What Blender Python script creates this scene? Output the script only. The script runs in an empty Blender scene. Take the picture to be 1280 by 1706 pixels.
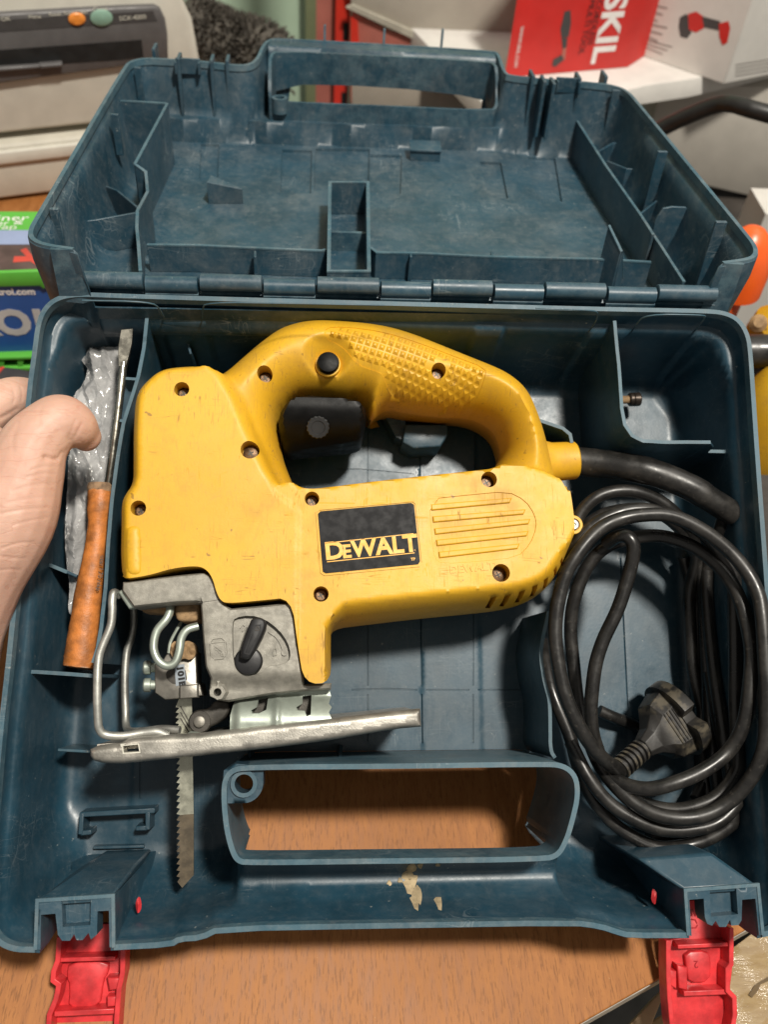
import bpy, bmesh, math, random
import numpy as np
from mathutils import Matrix, Vector
from mathutils.geometry import delaunay_2d_cdt
random.seed(7); rng = np.random.default_rng(7)
S = 0.01                                    # everything below is written in centimetres
scene = bpy.context.scene
COL = scene.collection

# ---------------------------------------------------------------- camera, light, exposure
# case frame: origin in the middle of the case floor, u right, v towards the hinge, w up out of the case
H = 6.5                                     # depth of the base tray
TILT = math.radians(30)                     # the hand holds the tray up so that it leans towards the viewer
F = 1500.0                                  # focal length in photo pixels (photo 1280 wide)
def _rot(rx, ry, rz):
    return Matrix.Rotation(rz, 3, 'Z') @ Matrix.Rotation(ry, 3, 'Y') @ Matrix.Rotation(rx, 3, 'X')
CR = _rot(0.184763, -0.074188, -0.003408)
CP = Vector((-3.433, -3.301, 36.647 + H))
M_CASE = Matrix.Rotation(TILT, 4, 'X')
LA = 0.641458                               # the lid folds back this far below the tray's rim plane
M_LID = M_CASE @ Matrix.Translation((0.142, 25.3836/2 + 1.446, H + 1.5317)) @ Matrix.Rotation(-LA, 4, 'X')
M_ID = Matrix.Identity(4)
TZ = -6.3                                   # table top

cam = bpy.data.cameras.new('camera'); cam.sensor_fit = 'HORIZONTAL'; cam.sensor_width = 36
cam.lens = F/1280*36; cam.clip_start = 0.01; cam.clip_end = 60
co = bpy.data.objects.new('camera', cam); COL.objects.link(co)
mw = M_CASE @ (Matrix.Translation(CP) @ CR.to_4x4())
mw.translation *= S
co.matrix_world = mw
scene.camera = co
cam.dof.use_dof = True; cam.dof.focus_distance = 0.37; cam.dof.aperture_fstop = 15

world = bpy.data.worlds.new('World'); scene.world = world; world.use_nodes = True
bg = world.node_tree.nodes['Background']; bg.inputs[0].default_value = (1.0, 0.95, 0.87, 1); bg.inputs[1].default_value = 0.30

def lamp(name, loc, target, size, size_y, power, color):
    l = bpy.data.lights.new(name, 'AREA'); l.shape = 'RECTANGLE'; l.size = size; l.size_y = size_y
    l.energy = power; l.color = color
    o = bpy.data.objects.new(name, l); COL.objects.link(o)
    o.location = Vector(loc)
    o.rotation_euler = (Vector(target)-Vector(loc)).to_track_quat('-Z', 'Y').to_euler()
    return o
lamp('ceiling_lamp', (0.40, -0.42, 1.85), (0, 0.05, 0), 0.17, 0.17, 52, (1.0, 0.94, 0.84))
lamp('ceiling_lamp', (1.1, 1.1, 2.1), (0, 0.2, 0), 1.4, 1.4, 11, (1.0, 0.95, 0.88))

scene.view_settings.view_transform = 'Standard'; scene.view_settings.look = 'None'
scene.view_settings.exposure = 0.0; scene.view_settings.gamma = 1
scene.render.film_transparent = False
scene.cycles.max_bounces = 8; scene.cycles.caustics_reflective = False; scene.cycles.caustics_refractive = False

# ---------------------------------------------------------------- from photo pixels to places
def _ray(px, py, M):
    """ray of a photo pixel in the frame M (cm)"""
    inv = M.inverted()
    o = inv @ (M_CASE @ CP)
    d = (inv.to_3x3() @ M_CASE.to_3x3() @ CR) @ Vector(((px-640)/F, -(py-853)/F, -1.0))
    return o, d
def onw(px, py, w, M=M_CASE):
    o, d = _ray(px, py, M); t = (w-o.z)/d.z; p = o+d*t
    return (p.x, p.y, p.z)
def onv(px, py, v, M=M_ID):
    o, d = _ray(px, py, M); t = (v-o.y)/d.y; p = o+d*t
    return (p.x, p.y, p.z)
def B2(pts, w): return [onw(x, y, w)[:2] for x, y in pts]
def B3(pts): return [onw(x, y, w) for x, y, w in pts]
def L2(pts, w): return [onw(x, y, w, M_LID)[:2] for x, y in pts]
def L3(pts): return [onw(x, y, w, M_LID) for x, y, w in pts]

# ---------------------------------------------------------------- shapes: every maker returns (verts, faces) in cm
def join(*gs):
    V = []; Fc = []
    for v, f in gs:
        n = len(V); V += [tuple(p) for p in v]; Fc += [tuple(i+n for i in q) for q in f]
    return V, Fc
def xf(g, M):
    return [tuple(M @ Vector(p)) for p in g[0]], g[1]
def hexa(b, t):
    """solid between two quads"""
    return list(b)+list(t), [(3,2,1,0),(4,5,6,7),(0,1,5,4),(1,2,6,5),(2,3,7,6),(3,0,4,7)]
def box(c, s, rz=0.0):
    x, y, z = s[0]/2, s[1]/2, s[2]/2
    cr, sr = math.cos(rz), math.sin(rz)
    q = [(-x,-y),(x,-y),(x,y),(-x,y)]
    q = [(c[0]+a*cr-b*sr, c[1]+a*sr+b*cr) for a, b in q]
    return hexa([(a, b, c[2]-z) for a, b in q], [(a, b, c[2]+z) for a, b in q])
def area2(p): return sum(p[i-1][0]*p[i][1]-p[i][0]*p[i-1][1] for i in range(len(p)))
def prism(poly, w0, w1, inset=0.0, ch=0.0):
    """polygon raised from w0 to w1, the top edge chamfered by ch (inset)"""
    p = list(poly)
    if area2(p) < 0: p = p[::-1]
    n = len(p); rings = [[(x, y, w0) for x, y in p]]
    if ch > 0:
        rings.append([(x, y, w1-ch) for x, y in p])
        a = offset(p, -ch*0.4); rings.append([(x, y, w1-ch*0.3) for x, y in a])
        a = offset(p, -ch); rings.append([(x, y, w1) for x, y in a])
    else:
        a = offset(p, -inset) if inset else p
        rings.append([(x, y, w1) for x, y in a])
    V = [q for r in rings for q in r]; Fc = [tuple(range(n))[::-1], tuple(range((len(rings)-1)*n, len(rings)*n))]
    for k in range(len(rings)-1):
        for i in range(n):
            j = (i+1) % n; Fc.append((k*n+i, k*n+j, (k+1)*n+j, (k+1)*n+i))
    return V, Fc
def offset(poly, d):
    """closed polygon (ccw) moved outwards by d"""
    P = np.array(poly, float); n = len(P)
    e = np.roll(P, -1, 0)-P; e /= np.maximum(np.linalg.norm(e, axis=1, keepdims=True), 1e-9)
    nn = np.stack([e[:,1], -e[:,0]], 1)
    m = nn+np.roll(nn, 1, 0); m /= np.maximum((m**2).sum(1, keepdims=True), .35)/2
    return [tuple(q) for q in P+m*d]
def smooth(pts, it=2, closed=False):
    P = np.array(pts, float)
    for _ in range(it):
        if closed:
            N = np.roll(P, -1, 0); P = np.stack([.75*P+.25*N, .25*P+.75*N], 1).reshape(-1, P.shape[1])
        else:
            A = .75*P[:-1]+.25*P[1:]; Bq = .25*P[:-1]+.75*P[1:]
            P = np.vstack([P[:1], np.stack([A, Bq], 1).reshape(-1, P.shape[1]), P[-1:]])
    return [tuple(p) for p in P]
def spline(pts, n=8):
    """Catmull-Rom through the points"""
    P = np.array(pts, float); P = np.vstack([2*P[0]-P[1], P, 2*P[-1]-P[-2]]); out = []
    for i in range(1, len(P)-2):
        for k in range(n):
            t = k/n; a, b, c, d = P[i-1:i+3]
            out.append(.5*((2*b)+(c-a)*t+(2*a-5*b+4*c-d)*t*t+(3*b-a-3*c+d)*t**3))
    out.append(P[-2]); return [tuple(p) for p in out]
def resample(poly, sp, closed=True):
    P = [np.array(p, float) for p in poly]; out = []
    m = len(P) if closed else len(P)-1
    for i in range(m):
        a, b = P[i], P[(i+1) % len(P)]; L = np.linalg.norm(b-a); k = max(1, int(round(L/sp)))
        for j in range(k): out.append(tuple(a+(b-a)*j/k))
    if not closed: out.append(tuple(P[-1]))
    return out
def tube(path, r, n=12, cap=True):
    P = [Vector(p) for p in path]; m = len(P)
    R = r if hasattr(r, '__len__') else [r]*m
    V = []; Fc = []; prev = None
    for i in range(m):
        t = (P[min(i+1, m-1)]-P[max(i-1, 0)]).normalized()
        if prev is None:
            a = Vector((0,0,1)) if abs(t.z) < .9 else Vector((1,0,0))
            x = t.cross(a).normalized()
        else:
            x = (prev-t*prev.dot(t)).normalized()
        prev = x; y = t.cross(x)
        for k in range(n):
            an = 2*math.pi*k/n; V.append(tuple(P[i]+(x*math.cos(an)+y*math.sin(an))*R[i]))
    for i in range(m-1):
        for k in range(n):
            j = (k+1) % n; Fc.append((i*n+k, i*n+j, (i+1)*n+j, (i+1)*n+k))
    if cap: Fc += [tuple(range(n))[::-1], tuple(range((m-1)*n, m*n))]
    return V, Fc
def lathe(p0, axis, prof, n=24):
    """prof: (distance along axis, radius)"""
    a = Vector(axis).normalized(); p0 = Vector(p0)
    h = Vector((0,0,1)) if abs(a.z) < .9 else Vector((1,0,0))
    x = a.cross(h).normalized(); y = a.cross(x); V = []; Fc = []
    for d, r in prof:
        for k in range(n):
            an = 2*math.pi*k/n; V.append(tuple(p0+a*d+(x*math.cos(an)+y*math.sin(an))*max(r, 1e-4)))
    m = len(prof)
    for i in range(m-1):
        for k in range(n):
            j = (k+1) % n; Fc.append((i*n+k, i*n+j, (i+1)*n+j, (i+1)*n+k))
    Fc += [tuple(range(n))[::-1], tuple(range((m-1)*n, m*n))]
    return V, Fc
def wall(path, w0, w1, th=0.18, draft=0.03, closed=False):
    """thin upright wall along a plan path; w0 / w1 one value or one per point"""
    P = [Vector((p[0], p[1])) for p in path]; n = len(P)
    w0 = w0 if hasattr(w0, '__len__') else [w0]*n
    w1 = w1 if hasattr(w1, '__len__') else [w1]*n
    V = []; Fc = []
    for i in range(n):
        if closed: t0 = (P[i]-P[i-1]).normalized(); t1 = (P[(i+1) % n]-P[i]).normalized()
        else:
            t0 = (P[i]-P[i-1]).normalized() if i else (P[1]-P[0]).normalized()
            t1 = (P[i+1]-P[i]).normalized() if i < n-1 else t0
        t = (t0+t1); t = t.normalized() if t.length > 1e-6 else t0
        q = Vector((-t.y, t.x))/max(.5, t.dot(t1))*th/2
        qb = q*(1+2*draft/th*1.0)
        V += [(*(P[i]+qb), w0[i]), (*(P[i]-qb), w0[i]), (*(P[i]-q), w1[i]), (*(P[i]+q), w1[i])]
    m = n if closed else n-1
    for i in range(m):
        a = i*4; b = ((i+1) % n)*4
        for k in range(4):
            l = (k+1) % 4; Fc.append((a+k, b+k, b+l, a+l))
    if not closed: Fc += [(0,1,2,3), ((n-1)*4+3, (n-1)*4+2, (n-1)*4+1, (n-1)*4)]
    return V, Fc

def inpoly(X, Y, poly):
    P = np.array(poly); r = np.zeros(X.shape, bool); j = len(P)-1
    for i in range(len(P)):
        xi, yi = P[i]; xj, yj = P[j]
        if yi != yj:
            c = ((yi > Y) != (yj > Y)) & (X < (xj-xi)*(Y-yi)/(yj-yi)+xi); r ^= c
        j = i
    return r
def dpoly(X, Y, poly, closed=True):
    P = np.array(poly); D = np.full(X.shape, 1e9); n = len(P)
    for i in range(n if closed else n-1):
        a = P[i]; b = P[(i+1) % n]; e = b-a; L = max(e@e, 1e-12)
        t = np.clip(((X-a[0])*e[0]+(Y-a[1])*e[1])/L, 0, 1)
        D = np.minimum(D, np.hypot(X-a[0]-t*e[0], Y-a[1]-t*e[1]))
    return D
def sdist(X, Y, poly):                      # positive inside
    d = dpoly(X, Y, poly); return np.where(inpoly(X, Y, poly), d, -d)
def sst(x, a, b):
    t = np.clip((x-a)/(b-a), 0, 1); return t*t*(3-2*t)
def relief(outline, hfun, sp, holes=(), loops=(), skirt=None, edge_rings=(), skirt_holes=True):
    """height surface over a plan outline, triangulated so that outline, holes and loops stay crisp.
    loops: (polygon, drop) a crisp step: inside it the surface drops by `drop`."""
    out = resample(outline, sp)
    if area2(out) < 0: out = out[::-1]
    pts = list(out); edges = [(i, (i+1) % len(out)) for i in range(len(out))]
    rings = [(out, 0)]
    def addloop(l):
        n = len(pts); pts.extend(l); edges.extend((n+i, n+(i+1) % len(l)) for i in range(len(l)))
    hs = []
    for h in holes:
        h = resample(h, sp)
        if area2(h) < 0: h = h[::-1]
        hs.append((len(pts), len(h))); addloop(h)
    lps = []
    for l, drop in loops:
        l = resample(l, sp)
        if area2(l) < 0: l = l[::-1]
        addloop(l); ins = offset(l, -0.018); addloop(ins); lps.append((l, ins, drop))
    for er in edge_rings:
        rg = np.array(offset(out, -er)); ok = (dpoly(rg[:,0], rg[:,1], out) > er*.9) & inpoly(rg[:,0], rg[:,1], out)
        pts += [tuple(p) for p in rg[ok]]
    O = np.array(out); lo = O.min(0); hi = O.max(0)
    gx, gy = np.meshgrid(np.arange(lo[0]+sp*.5, hi[0], sp), np.arange(lo[1]+sp*.5, hi[1], sp*.92))
    gx[1::2] += sp*.5
    gx = gx.ravel(); gy = gy.ravel()
    mx = max(edge_rings) if edge_rings else 0
    k = inpoly(gx, gy, out) & (dpoly(gx, gy, out) > max(sp*.55, mx+sp*.4))
    for s, n in hs: k &= dpoly(gx, gy, pts[s:s+n]) > sp*.5
    for l, ins, _ in lps: k &= dpoly(gx, gy, l) > sp*.45
    pts += list(zip(gx[k], gy[k]))
    vs, es, fs, ov, oe, of = delaunay_2d_cdt([Vector(p) for p in pts], edges, [], 0, 1e-5)
    vs = np.array([tuple(v) for v in vs]); fs = np.array([tuple(f) for f in fs if len(f) == 3])
    c = vs[fs].mean(1); keep = inpoly(c[:,0], c[:,1], out)
    for s, n in hs: keep &= ~inpoly(c[:,0], c[:,1], pts[s:s+n])
    fs = fs[keep]
    z = hfun(vs[:,0], vs[:,1])
    for l, ins, drop in lps:
        i2 = offset(l, -0.009); m = inpoly(vs[:,0], vs[:,1], i2)
        z = np.where(m, drop(vs[:,0], vs[:,1], z) if callable(drop) else z-drop, z)
    V = [(a, b, cc) for (a, b), cc in zip(vs, z)]; Fc = [tuple(int(i) for i in f) for f in fs]
    if skirt is not None:
        inv = {}
        for i, o in enumerate(ov):
            for q in o: inv[q] = i
        def sk(s, n, rev):
            ids = [inv[s+i] for i in range(n)]; base = len(V)
            prof = skirt if isinstance(skirt, list) else [(0, skirt)]
            loop = [tuple(vs[i]) for i in ids]; prevr = ids
            for off, zz in prof:
                lp = offset(loop, off if not rev else -off) if off else loop
                st = len(V); V.extend((a, b, zz(p0[0], p0[1], z[i0]) if callable(zz) else zz) for (a, b), p0, i0 in zip(lp, loop, ids)); cur = list(range(st, st+n))
                for i in range(n):
                    j = (i+1) % n
                    Fc.append((prevr[i], prevr[j], cur[j], cur[i]) if rev else (prevr[j], prevr[i], cur[i], cur[j]))
                prevr = cur
            return prevr
        b = sk(0, len(out), False)
        if not hs and skirt_holes: Fc.append(tuple(b[::-1]))
        for s, n in (hs if skirt_holes else []): sk(s, n, True)
    return V, Fc
def circ(c, r, n=20): return [(c[0]+r*math.cos(2*math.pi*i/n), c[1]+r*math.sin(2*math.pi*i/n)) for i in range(n)]

# ---------------------------------------------------------------- objects
def thing(name, label, cat, M=M_ID, loc=(0,0,0), group=None):
    """an Empty at the thing's base; loc in cm in the frame M"""
    o = bpy.data.objects.new(name, None); COL.objects.link(o); o.empty_display_size = .02
    m = M @ Matrix.Translation(loc); m.translation *= S
    o.matrix_world = m; o['label'] = label; o['category'] = cat
    if group: o['group'] = group
    o['_f'] = 0; del o['_f']
    FR[o.name] = (M, m)
    return o
FR = {}
def part(name, g, m, parent=None, M=None, label=None, kind=None, cat=None, sharp=35, bev=0, solid=None, group=None, uvw=None):
    """ONE mesh object from (verts, faces) given in cm in frame M (default: the parent thing's frame)"""
    root = parent
    while root is not None and root.parent is not None: root = root.parent
    if root is not None and root.name in FR:
        fm, em = FR[root.name]
    else: fm, em = (M or M_ID), None
    V = np.array([tuple(v) for v in g[0]], float)
    fr = M or fm
    m3 = np.array(fr.to_3x3()); t = np.array(fr.translation)
    Wd = (V@m3.T+t)*S
    if em is None:
        c = np.array([*(Wd[:, :2].mean(0)), Wd[:, 2].min()]); em = Matrix.Translation(tuple(c))
        Lc = Wd-c
    else:
        i = em.inverted(); Lc = Wd@np.array(i.to_3x3()).T+np.array(i.translation)
    me = bpy.data.meshes.new(name); me.from_pydata(Lc.tolist(), [], [list(f) for f in g[1]])
    bm = bmesh.new(); bm.from_mesh(me)
    if solid != 'open': bmesh.ops.recalc_face_normals(bm, faces=bm.faces)
    bm.to_mesh(me); bm.free()
    for p in me.polygons: p.use_smooth = True
    me.set_sharp_from_angle(angle=math.radians(sharp))
    me.materials.append(m)
    o = bpy.data.objects.new(name, me); COL.objects.link(o)
    if parent is not None: o.parent = parent
    else:
        o.matrix_world = em; FR[o.name] = (fr, em)
    if label: o['label'] = label
    if kind: o['kind'] = kind
    if cat: o['category'] = cat
    if group: o['group'] = group
    if bev:
        b = o.modifiers.new('bevel', 'BEVEL'); b.width = bev*S; b.segments = 2; b.limit_method = 'ANGLE'; b.angle_limit = math.radians(40); b.harden_normals = False
    if isinstance(solid, float):
        s = o.modifiers.new('shell', 'SOLIDIFY'); s.thickness = solid*S; s.offset = -1; s.use_even_offset = False
    return o
def text(s, size, M, m, parent, depth=0.012, name='lettering', align='CENTER', sx=1.0, bold=0.0, label=None):
    """flat print / raised lettering as a mesh; M places its baseline centre (world, cm)"""
    cu = bpy.data.curves.new(name, 'FONT'); cu.body = s; cu.size = size; cu.align_x = align; cu.extrude = depth; cu.offset = bold
    cu.resolution_u = 3
    t = bpy.data.objects.new(name, cu); COL.objects.link(t)
    dg = bpy.context.evaluated_depsgraph_get(); me = bpy.data.meshes.new_from_object(t.evaluated_get(dg))
    V = [tuple(v.co) for v in me.vertices]; Fc = [tuple(p.vertices) for p in me.polygons]
    bpy.data.objects.remove(t); bpy.data.curves.remove(cu); bpy.data.meshes.remove(me)
    V = [(x*sx, y, z) for x, y, z in V]
    return part(name, (V, Fc), m, parent, M=M, label=label)
def frame_at(o, xdir, up, M=M_ID):
    """a frame (world, cm) with origin o, x along xdir, z along up; given in frame M"""
    x = Vector(xdir).normalized(); z = Vector(up); z = (z-x*z.dot(x)).normalized(); y = z.cross(x)
    m = Matrix((( x.x, y.x, z.x, o[0]), (x.y, y.y, z.y, o[1]), (x.z, y.z, z.z, o[2]), (0,0,0,1)))
    return M @ m

# ---------------------------------------------------------------- materials
class N:
    def __init__(s, name):
        s.m = bpy.data.materials.new(name); s.m.use_nodes = True; s.t = s.m.node_tree; s.n = s.t.nodes; s.l = s.t.links
        s.b = s.n['Principled BSDF']; s.tc = s.n.new('ShaderNodeTexCoord')
    def val(s, sock, v):
        if isinstance(v, bpy.types.NodeSocket): s.l.new(v, sock)
        elif isinstance(v, (tuple, list)) and len(v) == 3 and sock.type == 'RGBA': sock.default_value = (*v, 1)
        else: sock.default_value = v
    def set(s, **k):
        for a, v in k.items(): s.val(s.b.inputs[a.replace('_', ' ')], v)
        return s
    def map(s, scale=(1,1,1), rot=(0,0,0), loc=(0,0,0)):
        m = s.n.new('ShaderNodeMapping'); s.l.new(s.tc.outputs['Object'], m.inputs[0])
        m.inputs['Scale'].default_value = scale; m.inputs['Rotation'].default_value = rot; m.inputs['Location'].default_value = loc
        return m.outputs[0]
    def noise(s, scale, detail=4, rough=.55, vec=None, dist=0.0):
        t = s.n.new('ShaderNodeTexNoise'); s.l.new(vec or s.tc.outputs['Object'], t.inputs['Vector'])
        t.inputs['Scale'].default_value = scale; t.inputs['Detail'].default_value = detail; t.inputs['Roughness'].default_value = rough; t.inputs['Distortion'].default_value = dist
        return t.outputs['Fac']
    def ramp(s, f, a, b, lo=0.0, hi=1.0):
        r = s.n.new('ShaderNodeMapRange'); r.interpolation_type = 'SMOOTHSTEP'; s.val(r.inputs[0], f)
        r.inputs[1].default_value = a; r.inputs[2].default_value = b; r.inputs[3].default_value = lo; r.inputs[4].default_value = hi
        return r.outputs[0]
    def math(s, op, a, b=0.0, c=None):
        m = s.n.new('ShaderNodeMath'); m.operation = op; s.val(m.inputs[0], a); s.val(m.inputs[1], b)
        if c is not None: s.val(m.inputs[2], c)
        return m.outputs[0]
    def mix(s, f, a, b):
        m = s.n.new('ShaderNodeMix'); m.data_type = 'RGBA'; s.val(m.inputs[0], f); s.val(m.inputs[6], a); s.val(m.inputs[7], b)
        return m.outputs[2]
    def lines(s, scale, width, stretch=(1,1,1), rot=(0,0,0), loc=(0,0,0), dist=0.6, detail=2):
        """thin hair-like marks: the contour of a noise"""
        f = s.noise(scale, detail, .5, s.map(stretch, rot, loc), dist)
        d = s.math('ABSOLUTE', s.math('SUBTRACT', f, .5))
        return s.ramp(d, width*.4, width, 1.0, 0.0)
    def edge(s, lo=.52, hi=.6):
        g = s.n.new('ShaderNodeNewGeometry'); return s.ramp(g.outputs['Pointiness'], lo, hi)
    def bump(s, h, strength=.3, dist=.0004):
        b = s.n.new('ShaderNodeBump'); b.inputs['Strength'].default_value = strength; b.inputs['Distance'].default_value = dist
        s.val(b.inputs['Height'], h); s.l.new(b.outputs[0], s.b.inputs['Normal']); return s

def plain(name, col, rough=.5, metal=0.0, var=.12, scale=60, bump=0.0, spec=.5, wear=None):
    n = N(name); f = n.noise(scale, 5, .6)
    c = n.mix(n.ramp(f, .3, .7), tuple(x*(1-var) for x in col), tuple(min(1, x*(1+var)) for x in col))
    if wear: c = n.mix(n.math('MULTIPLY', n.edge(), n.ramp(n.noise(scale*3), .4, .6)), c, wear)
    n.set(Base_Color=c, Roughness=n.ramp(n.noise(scale*1.7), .3, .7, max(rough-.08, .02), min(1, rough+.1)), Metallic=metal)
    n.b.inputs['Specular IOR Level'].default_value = spec
    if bump: n.bump(n.noise(scale*12, 3), bump, .0003)
    return n.m

def case_plastic(name, dust, rough=.42, base=(.0115, .041, .064)):
    n = N(name)
    big = n.noise(16, 9, .7, None, .6); fine = n.noise(260, 6, .7); med = n.noise(95, 9, .75)
    c = n.mix(n.ramp(n.noise(35, 3), .35, .65), base, tuple(x*1.35 for x in base))
    d = n.math('MULTIPLY', n.ramp(big, .30, .80), n.ramp(n.noise(55, 10, .78, n.map((1,.45,1),(0,0,.35)), .8), .36, .66))
    d = n.math('MULTIPLY', n.math('ADD', d, n.math('MULTIPLY', n.ramp(fine, .45, .7), .34)), dust)
    c = n.mix(d, c, (.165, .185, .19))
    s1 = n.lines(50, .006, (1,1,1), (0,0,.4), (1,2,3), 1.2); s2 = n.lines(60, .010, (6,.3,1), (0,0,1.1), (4,0,1), .15, 1); s3 = n.lines(60, .010, (.3,6,1), (0,0,.3), (2,5,1), .15, 1)
    sc = n.math('MULTIPLY', n.math('MAXIMUM', s1, n.math('MAXIMUM', s2, s3)), n.ramp(n.noise(30, 2, .5, n.map((1,1,1),(0,0,0),(7,3,2))), .52, .68, 0, .42*min(1, dust*2.2)))
    c = n.mix(sc, c, (.22, .26, .28))
    sp = n.ramp(n.noise(520, 2, .5), .73, .78); c = n.mix(n.math('MULTIPLY', sp, .7), c, (.25, .27, .26))
    c = n.mix(n.math('MULTIPLY', n.edge(.55, .66), n.ramp(med, .4, .65, .0, .5)), c, (.10, .17, .20))
    n.set(Base_Color=c, Roughness=n.math('ADD', n.ramp(med, .2, .8, rough-.08, rough+.12), n.math('MULTIPLY', d, .3)))
    n.bump(n.noise(900, 2), .12, .0002)
    return n.m
MAT = {}
MAT['case'] = case_plastic('case_plastic', .30, .36)
MAT['lid'] = case_plastic('lid_plastic', .56, .40)
MAT['edge'] = case_plastic('worn_edge_plastic', .75, .5, (.024, .068, .096))
MAT['red'] = plain('red_latch_plastic', (.56, .035, .04), .36, 0, .25, 130, .04)
MAT['black'] = plain('black_plastic', (.012, .012, .013), .42, 0, .25, 120, .05, .3)
MAT['steel'] = plain('zinc_steel', (.40, .40, .37), .46, .75, .2, 130, .15)
# ---------------------------------------------------------------- the tool case: tray, lid, hinge, latches
case = thing('tool_case', 'open dark blue plastic tool case held tilted, lid folded back and red latches hanging', 'tool case', M_CASE, (0, 0, -.3))
rim_px = [(400,500),(200,494),(130,491),(97,497),(76,513),(64,540),(58,590),(47,668),(28,969),(16,1094),(1,1222),(-10,1350),(-19,1460),(-20,1530),(-8,1564),(20,1580),(59,1581),
          (63,1502),(189,1494),(190,1577),(285,1572),(299,1563),(335,1561),(365,1546),(640,1541),(955,1536),(1000,1542),(1030,1552),(1048,1557),(1144,1557),(1141,1484),(1262,1476),
          (1269,1556),(1288,1552),(1303,1538),(1310,1505),(1308,1440),(1295,1230),(1277,970),(1262,770),(1254,650),(1250,590),(1246,560),(1232,535),(1210,523),(1180,519),(1000,516),(700,508)]
RIM = B2(rim_px, H)
RA = smooth(RIM[32:]+RIM[:17], 2); RH1 = RIM[17:19]; RB = smooth(RIM[19:30], 1); RH2 = RIM[30:32]
RIM = RA+RH1+RB+RH2
tun_px = [(385,1424),(374,1385),(369,1335),(370,1298),(384,1279),(410,1273),(640,1272),(900,1268),(940,1270),(963,1290),(967,1325),(958,1365),(947,1402),(932,1428),(905,1435),(640,1438),(410,1441),(395,1437)]
TUN = resample(smooth(B2(tun_px, H), 2, True), .35)
tun_lo = min(p[1] for p in TUN); tun_hi = max(p[1] for p in TUN)
HOUSE = [B2([(63,1502),(189,1494),(232,1440),(140,1440)], H), B2([(1141,1484),(1262,1476),(1200,1424),(1085,1428)], H)]
def uvbox(pts, w): 
    q = B2(pts, w); return min(p[0] for p in q), max(p[0] for p in q), min(p[1] for p in q), max(p[1] for p in q)
tr_u0 = onw(380,1490,5)[0]; tr_u1 = onw(955,1490,5)[0]; v_front = onw(640,1541,H)[1]
seam_u = [onw(x, 1100, 0)[0] for x in (230, 306, 703, 800, 1043)]
back_panels = [(onw(150,520,H)[0], onw(262,520,H)[0]), (onw(335,520,H)[0], onw(800,520,H)[0]), (onw(850,520,H)[0], onw(1000,520,H)[0]), (onw(1060,520,H)[0], onw(1180,520,H)[0])]
def tray_h(X, Y):
    # distance to the rim without the two latch notches
    rim2 = RA+RB
    d = dpoly(X, Y, rim2)
    back = sst(Y, 9.5, 11.5); front = 1-sst(Y, -11.5, -8.5)
    pan = np.zeros_like(X)
    for a, b in back_panels: pan = np.maximum(pan, sst(X, a, a+.12)*(1-sst(X, b-.12, b)))
    de = np.maximum(d-back*.12*(1-pan)*sst(d, .2, .4), 0)
    k = 1+back*.8
    h = np.interp(de/k, [-.2, 0, .08, .26, .34, .55, .68, .9, 1.2], [H, H, H-1.15, H-1.3, H-2.0, 1.3, .5, .12, 0])
    hf = np.interp(d, [0, .1, .35, .6, 1.0, 1.5, 2.0, 2.5], [H, H-.8, H-1.4, 3.2, 1.7, .65, .14, 0])
    h = h*(1-front)+hf*front
    fm = h < .3
    step = np.zeros_like(X)
    for i, s in enumerate(seam_u): step += sst(X, s-.03, s+.03)*(.06 if i % 2 == 0 else -.06)
    h = h+step*(1-sst(h, .05, .6))
    # the grip trough in front of the handle opening
    t = np.clip((tun_lo+.15-Y)/(tun_lo+.15-v_front), 0, 1.05)
    ht = np.interp(t, [0, .08, .25, .45, .62, .8, .92, 1], [4.75, 4.6, 4.0, 3.7, 3.8, 4.5, 5.5, H])
    m = sst(X, tr_u0-.12, tr_u0+.35)*(1-sst(X, tr_u1-.35, tr_u1+.12))*(1-sst(Y, tun_lo+.1, tun_lo+.3))
    h = h*(1-m)+ht*m
    # latch housings: boxes that rise to the rim
    return np.maximum(h, 0)
def groove(pts, w=.035):
    q = [Vector(p) for p in B2(pts, 0)]; a = []; b = []
    for i, p in enumerate(q):
        t = (q[min(i+1, len(q)-1)]-q[max(i-1, 0)]).normalized(); n_ = Vector((-t.y, t.x))*w; a.append(tuple(p+n_)); b.append(tuple(p-n_))
    return a+b[::-1]
GRV = [groove(p) for p in ([(613,720),(613,1142)], [(613,1156),(613,1236)], [(700,700),(702,1142)], [(703,1156),(704,1238)], [(790,720),(788,1142)], [(788,1156),(788,1238)],
       [(586,1149),(640,1147),(695,1149)], [(710,1149),(782,1149)], [(796,1149),(870,1149)], [(1034,930),(1046,1180)], [(560,782),(600,782),(690,790)], [(234,1270),(234,1330)], [(305,1270),(303,1340)])]
bsk = lambda z: (lambda x, y, zt: max(z, 3.2) if (tr_u0-1.8 < x < tr_u1+1.8 and y < -8) else z)
tray = part('base_tray', relief(RIM, tray_h, .15, holes=[TUN], loops=[(g_, .05) for g_ in GRV], edge_rings=(.05, .1, .18, .26, .34, .42, .5, .6, .72, .86), skirt=[(.02, H-.02), (.14, H-.08), (.12, H-1.2), (-.15, bsk(1.2)), (-.6, bsk(-.2))], skirt_holes=False), MAT['case'], case, sharp=60)
# rim bead: the pale worn lip
rimrun = resample(RB, .5, False)
part('rim_lip', wall(resample(RA, .5, False), H-.35, H+.05, .2), MAT['edge'], case)
part('rim_lip', wall(rimrun, H-.35, H+.05, .2), MAT['edge'], case)
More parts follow.
